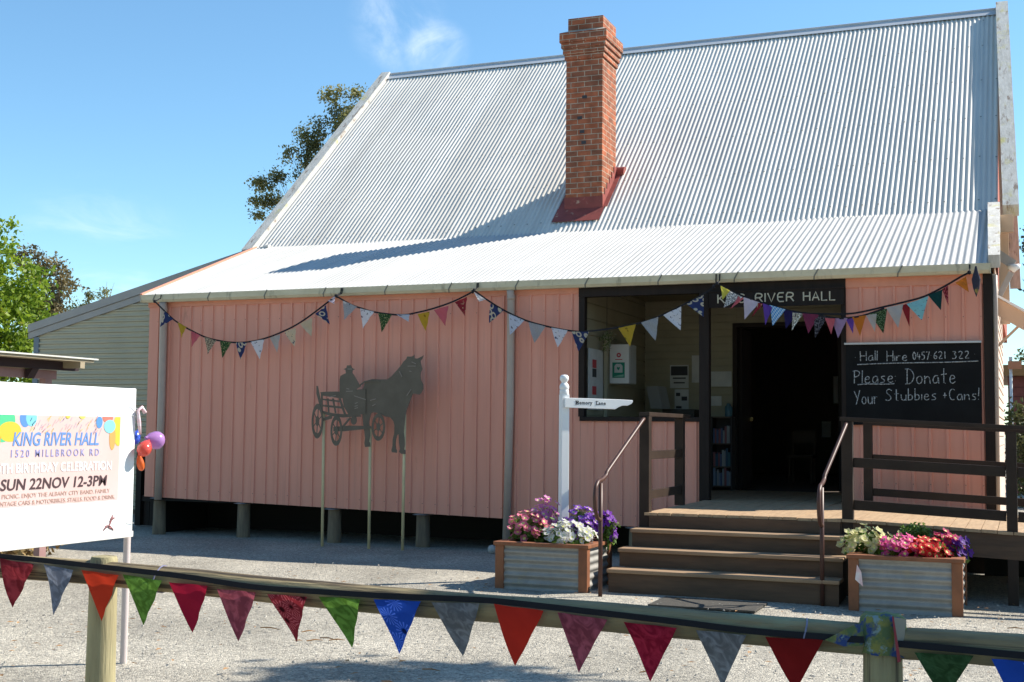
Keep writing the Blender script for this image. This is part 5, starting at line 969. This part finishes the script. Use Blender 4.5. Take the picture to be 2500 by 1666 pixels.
# picture in the dark room
t=thing('framed_picture','framed black and white picture on the dark wall inside the hall','picture',(-2.85,12.27,3))
bx('frame',mat('picture_mount',(.75,.75,.74),.6),t,-3.37,-2.93,12.26,12.29,2.31,2.89); bx('photo',M['ink'],t,-3.27,-3.03,12.253,12.258,2.50,2.79)
t=thing('wooden_chair','plain wooden chair dimly seen inside the hall doorway','chair',(-3.2,7,.82)); cm=mat('chair_wood',(.09,.055,.03),.5)
bx('seat',cm,t,-3.42,-2.98,6.8,7.22,1.25,1.29); bx('backrest',cm,t,-3.42,-2.98,7.20,7.23,1.5,1.72)
for x in (-3.40,-3.03):
    for y in (6.82,7.18): bx('leg',cm,t,x,x+.035,y,y+.035,.82,1.25 if y<7 else 1.70)
o=bx('notice_sheet',M['paper'],None,-3.62,-3.43,12.26,12.28,1.59,1.93); tag(o,'white sheet on the dark far wall inside the hall','notice')
# ------------------------------------------------------------------ shed
t=thing('side_shed','beige ribbed steel shed with a sloping roof behind the left end of the hall','shed',(-14.3,4.5,G))
b=MB(); n=0; o0=0; z=.2
ztop=lambda x:3.462+(x+16.816)*.2513
prof=[(0,0),(.040,0),(.055,-.026),(.080,-.026),(.095,0)]
rows=[]
while z<4.7:
    for dz,dy in prof[:-1]: rows.append((z+dz,dy))
    z+=.095
cols_=[-16.72+i*(16.72-11.9)/40 for i in range(41)]
for zz,dy in rows:
    for xx in cols_: b.v.append((xx,3.3+dy,min(zz,ztop(xx)-.05)))
for j in range(len(rows)-1):
    for i in range(40): q=j*41+i; b.f.append((q,q+1,q+42,q+41)); b.m.append(0)
b.build('wall_cladding',M['shed'],t)
b=MB()
for (dz0,dz1,y0) in ((-.14,-.02,3.255),(-.015,.13,3.235)):
    b.hexa([(-16.92,y0,ztop(-16.92)+dz0),(-12.05,y0,ztop(-12.05)+dz0),(-12.05,3.33,ztop(-12.05)+dz0),(-16.92,3.33,ztop(-16.92)+dz0),(-16.92,y0,ztop(-16.92)+dz1),(-12.05,y0,ztop(-12.05)+dz1),(-12.05,3.33,ztop(-12.05)+dz1),(-16.92,3.33,ztop(-16.92)+dz1)])
b.build('barge_flashing',M['grey'],t)
b=MB(); b.hexa([(-16.9,3.331,ztop(-16.9)+.08),(-11.75,3.331,ztop(-11.75)+.08),(-11.75,9,ztop(-11.75)+.08),(-16.9,9,ztop(-16.9)+.08),(-16.9,3.331,ztop(-16.9)+.12),(-11.75,3.331,ztop(-11.75)+.12),(-11.75,9,ztop(-11.75)+.12),(-16.9,9,ztop(-16.9)+.12)]); b.build('roof',M['zinc'],t)
bx('side_wall',M['shed'],t,-16.74,-16.70,3.35,9,.12,3.40)
bx('corner_trim',mat('blue_grey_trim',(.19,.22,.25),.5),t,-16.80,-16.68,3.27,3.34,.12,3.33)
# dark paling gap between shed and hall
t=thing('dark_paling_gate','dark timber gate in the gap between shed and hall','gate',(-11.9,1.2,G))
b=MB()
for i in range(8): b.box(-12.55+i*.115,-12.55+i*.115+.105,1.2,1.22,G,1.25)
b.build('palings',M['dark'],t)
for z in (.5,1.1): bx('rail',M['dark'],t,-12.6,-11.62,1.17,1.199,z,z+.09)
bx('post',M['dark'],t,-12.68,-12.58,1.15,1.25,G,1.3)
# ------------------------------------------------------------------ shelter on the left
t=thing('timber_shelter','open timber shelter with a thin pale roof and dark beams','shelter',(-10.2,-7,G))
b=MB(); b.hexa([(-9.08,-10.4,2.40),(-9.08,-4.09,2.40),(-11.6,-4.09,2.44),(-11.6,-10.4,2.44),(-9.08,-10.4,2.416),(-9.08,-4.09,2.416),(-11.6,-4.09,2.456),(-11.6,-10.4,2.456)]); b.build('roof_sheet',M['shelroof'],t)
b=MB(); b.hexa([(-9.10,-10.35,2.372),(-9.10,-4.14,2.372),(-11.55,-4.14,2.41),(-11.55,-10.35,2.41),(-9.10,-10.35,2.398),(-9.10,-4.14,2.398),(-11.55,-4.14,2.436),(-11.55,-10.35,2.436)]); b.build('soffit',M['soffit'],t)
for y in (-4.32,-6.1,-7.9,-9.7):
    b=MB(); b.bar((-9.10,y,2.335),(-11.5,y,2.37),.07,.07); b.build('rafter',M['soffit'],t)
bx('beam',M['beamdk'],t,-9.42,-9.34,-10.3,-4.10,2.282,2.385)
bx('lower_beam',M['plum'],t,-9.56,-9.47,-10.3,-4.30,2.185,2.28)
for y in (-4.75,-6.6,-8.5): 
    b=MB(); b.prism([(-9.35,2.28),(-9.45,2.28),(-9.45,2.175),(-9.42,2.175)],y-.05,y+.05); b.build('bracket',M['beamdk'],t)
for y in (-4.42,-9.8): bx('post',M['plum'],t,-9.55,-9.47,y-.05,y+.05,G,2.185)
for y in (-4.42,-9.8): bx('post',M['plum'],t,-11.3,-11.2,y-.05,y+.05,G,2.33)
# dry mulch heap on the left
b=MB(); leafcloud(b,[(-11.6,-3.3,.20,1.1,.7,.20)],5200,.045,clump=.15,per=10,seed=8); o=b.build('dry_mulch',mat('dry_mulch_straw',(.36,.25,.10),.9,c2=(.20,.13,.06),nscale=6)); tag(o,'heap of dry golden leaf mulch by the shelter','mulch',kind='stuff')
# leaves and twigs on the gravel
g=random.Random(21); b=MB()
for i in range(420):
    x,y=g.uniform(-7,2.2),g.uniform(-9.6,-2.6)
    if -4.6<x<-.05 and y>-3.75: continue
    a=g.uniform(0,6.28); s=g.uniform(.010,.026); ca,sa=math.cos(a),math.sin(a); z=G+.012+g.uniform(0,.006)
    pts=[(-1.5,0,0),(-.3,.55,.25),(1.3,.1,.0),(-.2,-.5,.2)]; tl=g.uniform(-.4,.4)
    b.add([(x+s*(p*ca-q*sa),y+s*(p*sa+q*ca),z+s*(r+tl*q*.8+.2)) for p,q,r in pts],[(0,3,2,1)])
for i in range(26):
    x,y=g.uniform(-6,2),g.uniform(-9,-4.3); a=g.uniform(-.9,.9); L=g.uniform(.05,.2); b.tube([(x,y,G+.01),(x+L*math.cos(a)*.5,y+L*math.sin(a)*.5,G+.018),(x+L*math.cos(a),y+L*math.sin(a),G+.01)],[.004,.005,.002],5)
o=b.build('fallen_leaves',M['leafdry']); tag(o,'dry orange leaves and twigs scattered on the gravel','leaves',kind='stuff')
b=MB(); g=random.Random(77)
for i in range(2600):
    x,y=g.uniform(-7.5,2.6),g.uniform(-10,-2.2)
    if -4.6<x<-.0 and y>-3.85: continue
    r=g.choice((.006,.008,.009,.011,.015))*g.uniform(.8,1.2); a=g.uniform(0,3); ca,sa=math.cos(a)*r,math.sin(a)*r; k=g.uniform(.5,.9); z=G+.004
    b.add([(x+ca,y+sa,z),(x-sa*k,y+ca*k,z),(x-ca,y-sa,z),(x+sa*k,y-ca*k,z),(x+ca*.3,y+sa*.3,z+r*.9)],[(0,1,4),(1,2,4),(2,3,4),(3,0,4)])
o=b.build('loose_stones',mat('loose_grey_stone',(.50,.46,.39),.9,c2=(.22,.20,.18),nscale=9)); tag(o,'loose larger stones lying on the gravel yard','stones',kind='stuff')
# ------------------------------------------------------------------ trees
tree('broadleaf_tree','bright green leafy tree at the left edge behind the shelter','tree',(-19.9,3.6,G),3.4,.16,[(-19.7,4.0,3.2,1.5,1.3,1.9),(-19.2,3.7,4.3,.95,.95,1.2),(-18.9,3.9,3.0,.7,.8,1.0),(-20.3,4.0,4.9,1.0,1.0,1.0),(-19,3.9,1.9,.8,.8,.9),(-19.35,4.7,5.25,.55,.7,.75),(-18.95,4.85,4.45,.75,.8,.75),(-18.8,4.85,3.7,.7,.8,.9),(-18.65,4.85,2.7,.75,.8,.9)],30000,.060,M['leafG'],M['bark'],3,clump=.26,per=16)
tree('gum_tree','brownish gum tree with bare twigs between the green tree and the shed','tree',(-24.3,11,G),4.2,.16,[(-23.75,11.3,5.75,.6,.5,.45),(-24.1,11.2,4.9,.7,.5,.6),(-23.35,11.3,5.3,.45,.3,.28),(-23.75,11.2,4.2,.75,.6,.6),(-23.0,11.3,5.35,.3,.25,.18),(-24.4,11.2,6.1,.5,.4,.35),(-23.4,11.2,4.7,.4,.4,.35)],10500,.048,M['leafB'],M['bark'],4,clump=.17,per=11,lean=(.3,0))
tree('small_gum_tree','sparse treetop showing just above the shed roof','tree',(-27,16.5,G),4.6,.13,[(-27.2,16.5,5.3,.5,.4,.28),(-26.4,16.6,5.85,.18,.2,.2),(-26.95,16.6,5.75,.18,.2,.12),(-27.9,16.4,5.0,.4,.4,.25)],2600,.045,M['leafO'],M['bark'],5,clump=.14,per=9)
GB=[(-16.61, 13.87, 10.61, 0.39, 0.35, 0.19), (-16.15, 14.05, 10.65, 0.32, 0.28, 0.19), (-16.48, 13.95, 10.14, 0.3, 0.27, 0.26), (-16.55, 13.95, 9.86, 0.18, 0.16, 0.21), (-17.11, 13.73, 9.86, 0.28, 0.25, 0.16), (-17.01, 13.79, 9.54, 0.18, 0.16, 0.21), (-17.37, 13.64, 9.54, 0.21, 0.19, 0.16), (-17.25, 13.72, 9.23, 0.33, 0.3, 0.23), (-17.71, 13.55, 8.98, 0.26, 0.24, 0.21), (-17.38, 13.69, 8.81, 0.28, 0.25, 0.25), (-17.55, 13.65, 8.53, 0.16, 0.14, 0.16), (-18.07, 13.44, 8.42, 0.26, 0.24, 0.16), (-18.43, 13.32, 8.18, 0.32, 0.28, 0.18), (-18.51, 13.32, 7.69, 0.32, 0.28, 0.19), (-18.18, 13.45, 7.79, 0.21, 0.19, 0.18), (-18.56, 13.33, 7.33, 0.16, 0.14, 0.14), (-15.2, 14, 9.6, 1.3, 1, 0.8), (-15.6, 14.2, 8.2, 1.3, 1, 0.9), (-16.8, 14, 7.2, 0.8, 0.8, 0.6)]
tree('tall_gum_tree','tall olive gum tree rising behind the left slope of the hall roof','tree',(-16.2,14.2,G),8.2,.28,GB,52000,.042,M['leafO'],M['bark'],6,clump=.20,per=18,lean=(-.6,-.4),rr=.28)
tree('dark_tree','dark leafy tree behind the right end of the hall','tree',(1.9,17.2,G),5,.2,[(1.15,16.9,6.1,.75,.8,1.2),(1.4,17,4.9,.95,.9,.8),(2.1,17,6.9,1.1,1,1.1),(2.3,17.3,5.2,1.2,1,1.3)],7500,.062,M['leafD'],M['bark'],7,clump=.22,per=12)
tree('distant_gum_tree','round gum tree beyond the red brick building on the right','tree',(1.6,28.5,G),3.6,.2,[(1.15,27.9,4.1,.85,.9,.55),(1.9,28.2,4.9,1.1,1,.9),(2.4,28.5,3.9,1.3,1,.8)],5000,.075,M['leafO'],M['bark'],8,clump=.25,per=12)
t=thing('bare_tree','leafless branching tree at the right edge','tree',(1.7,19.5,G)); b=MB(); g=random.Random(12)
b.tube([(1.7,19.5,0),(1.6,19.5,2.5),(1.5,19.4,3.6)],[.07,.05,.035],8)
for i in range(9):
    a=Vector((1.5,19.4,3.0+.1*i)); e=a+Vector((-g.uniform(.5,1.1),g.uniform(-.3,.3),g.uniform(.3,1.2))); m=a.lerp(e,.5)+Vector((0,0,.12)); b.tube([a,m,e],[.02,.012,.004],6)
    for j in range(3): f=m.lerp(e,g.random()); b.tube([f,f+Vector((-g.uniform(.1,.35),g.uniform(-.1,.1),g.uniform(-.05,.35)))],[.006,.002],5)
b.build('branches',M['bark'],t)
# shade tree standing to the right, outside the picture
tree('shade_gum_tree','large gum tree whose crown shades the right end of the log fence','tree',(10.2,-6.4,G),6.4,.3,[(5.9,-5.3,8.9,.85,.9,.6),(7.1,-5.4,9.2,1.1,1.0,.9),(8.5,-5.3,9.3,1.3,1.1,1.0),(10.1,-5.3,9.2,1.4,1.2,1.0),(7.8,-6.0,8.3,1.0,.9,.7),(4.1,-2.8,8.1,.65,.32,.28),(3.3,-3.15,7.9,.45,.30,.24)],26000,.10,M['leafO'],M['bark'],9,clump=.30,per=14)
# unseen trees added behind the camera to block low sky light on the hall
b=MB(); g=random.Random(31); bl=[]
for i in range(11):
    x=-34+6.2*i+g.uniform(-1,1); y=-31+g.uniform(-2,2); h=g.uniform(10,15)
    b.tube([(x,y,0),(x+g.uniform(-.4,.4),y,h*.5),(x,y,h*.8)],[.35,.28,.12],7)
    for k in range(4): bl.append((x+g.uniform(-2,2),y+g.uniform(-1,1),h*(.30+.2*k),g.uniform(2.2,3.6),2.2,h*.16))
c=MB(); leafcloud(c,bl,15000,.42,clump=.9,per=14,seed=3,asp=.6)
o=len(b.v); b.v+=c.v; b.f+=[tuple(i+o for i in f) for f in c.f]; b.m+=[1]*len(c.f)
o=b.build('sky_blocking_trees',[M['bark'],M['leafD']]); tag(o,'unseen belt of tall dark trees added opposite the hall to block sky light','trees',kind='stuff')
# hedge, building, pole, car
b=MB(); leafcloud(b,[(.9+.9*i,15+.15*math.sin(i*2),1.35,.72,.55,1.25+.1*math.sin(i*3)) for i in range(5)],14000,.055,clump=.18,per=12,seed=14); leafcloud(b,[(.35,14.7,1.2,.38,.5,1.25)],3000,.055,clump=.18,per=12,seed=15)
t=thing('hedge','tall dusty green hedge beyond the right end of the hall','hedge',(2,15,G)); b.build('foliage',M['leafH'],t); b=MB(); 
for i in range(6): b.tube([(.4+.8*i,15,0),(.45+.8*i,15,1.0)],[.04,.02],6)
b.build('stems',M['bark'],t)
t=thing('brick_building','low red brown building with a brown roof edge behind the hedge','building',(6,22,G))
bx('wall',M['rbrick'],t,.0,12,21.3,28,.0,3.25); bx('roof',M['broof'],t,-.25,12.2,21.0,28.3,3.26,3.55)
b=MB()
for z in (2.2,2.45,2.7,2.95): b.box(-.004,12,21.285,21.298,z,z+.02)
b.build('wall_grooves',mat('dark_groove',(.10,.03,.03),.8),t)
t=thing('lamp_pole','slim white pole with a terracotta lamp head standing behind the hedge','pole',(.12,16.5,G))
b=MB(); b.tube([(.12,16.5,0),(.12,16.5,3.42)],.032,10); b.build('pole',M['white'],t,smooth=True); bx('lamp_head',mat('terracotta_lamp',(.55,.24,.13),.5),t,.06,.36,16.42,16.58,3.22,3.40); bx('lamp_cap',M['white'],t,.08,.16,16.45,16.55,3.42,3.50)
t=thing('parked_car','red parked car seen past the balustrade at the right edge','car',(2.6,9,G))
b=MB(); b.prism([(.45,.35),(.42,.62),(.50,.86),(1.35,1.0),(1.95,1.42),(3.3,1.45),(4.1,1.05),(4.55,.98),(4.6,.4)],8.2,9.8); b.build('body',M['carred'],t,bevel=.05,seg=3)
b=MB(); b.prism([(1.42,1.03),(1.97,1.38),(3.25,1.40),(3.95,1.04)],8.185,8.199); b.hexa([(1.36,8.35,1.02),(1.36,9.65,1.02),(1.93,9.55,1.425),(1.93,8.45,1.425),(1.33,8.35,1.03),(1.33,9.65,1.03),(1.90,9.55,1.435),(1.90,8.45,1.435)]); b.build('window',M['glass'],t)
for x in (1.2,3.7):
    for y in (8.16,9.66):
        b=MB(); b.lathe([(.0,0),(.30,0),(.32,.03),(.32,.15),(.30,.18),(0,.18)],(0,0,0),20); b.v=[(x+v[0],y+v[2],G+.32+v[1]) for v in b.v]; w=b.build('wheel',M['tyre'],t,smooth=True,autos=40)
        b=MB(); b.lathe([(0,-.004),(.19,-.004),(.19,.184),(0,.184)],(0,0,0),16); b.v=[(x+v[0],y+v[2],G+.32+v[1]) for v in b.v]; b.build('rim',M['lgrey'],w)
for y in (8.35,9.45): bx('headlight',M['lgrey'],t,.40,.47,y,y+.22,.66,.78)
# garden tap and pot by the hall corner
b=MB(); b.lathe([(.10,0),(.13,.24),(.14,.25),(.12,.25),(.1,.2),(0,.19)],(.42,1.2,G),16); o=b.build('white_pot',mat('white_plastic_pot',(.7,.69,.66),.5),smooth=True,autos=40); tag(o,'white plastic pot standing by the right corner of the hall','pot')
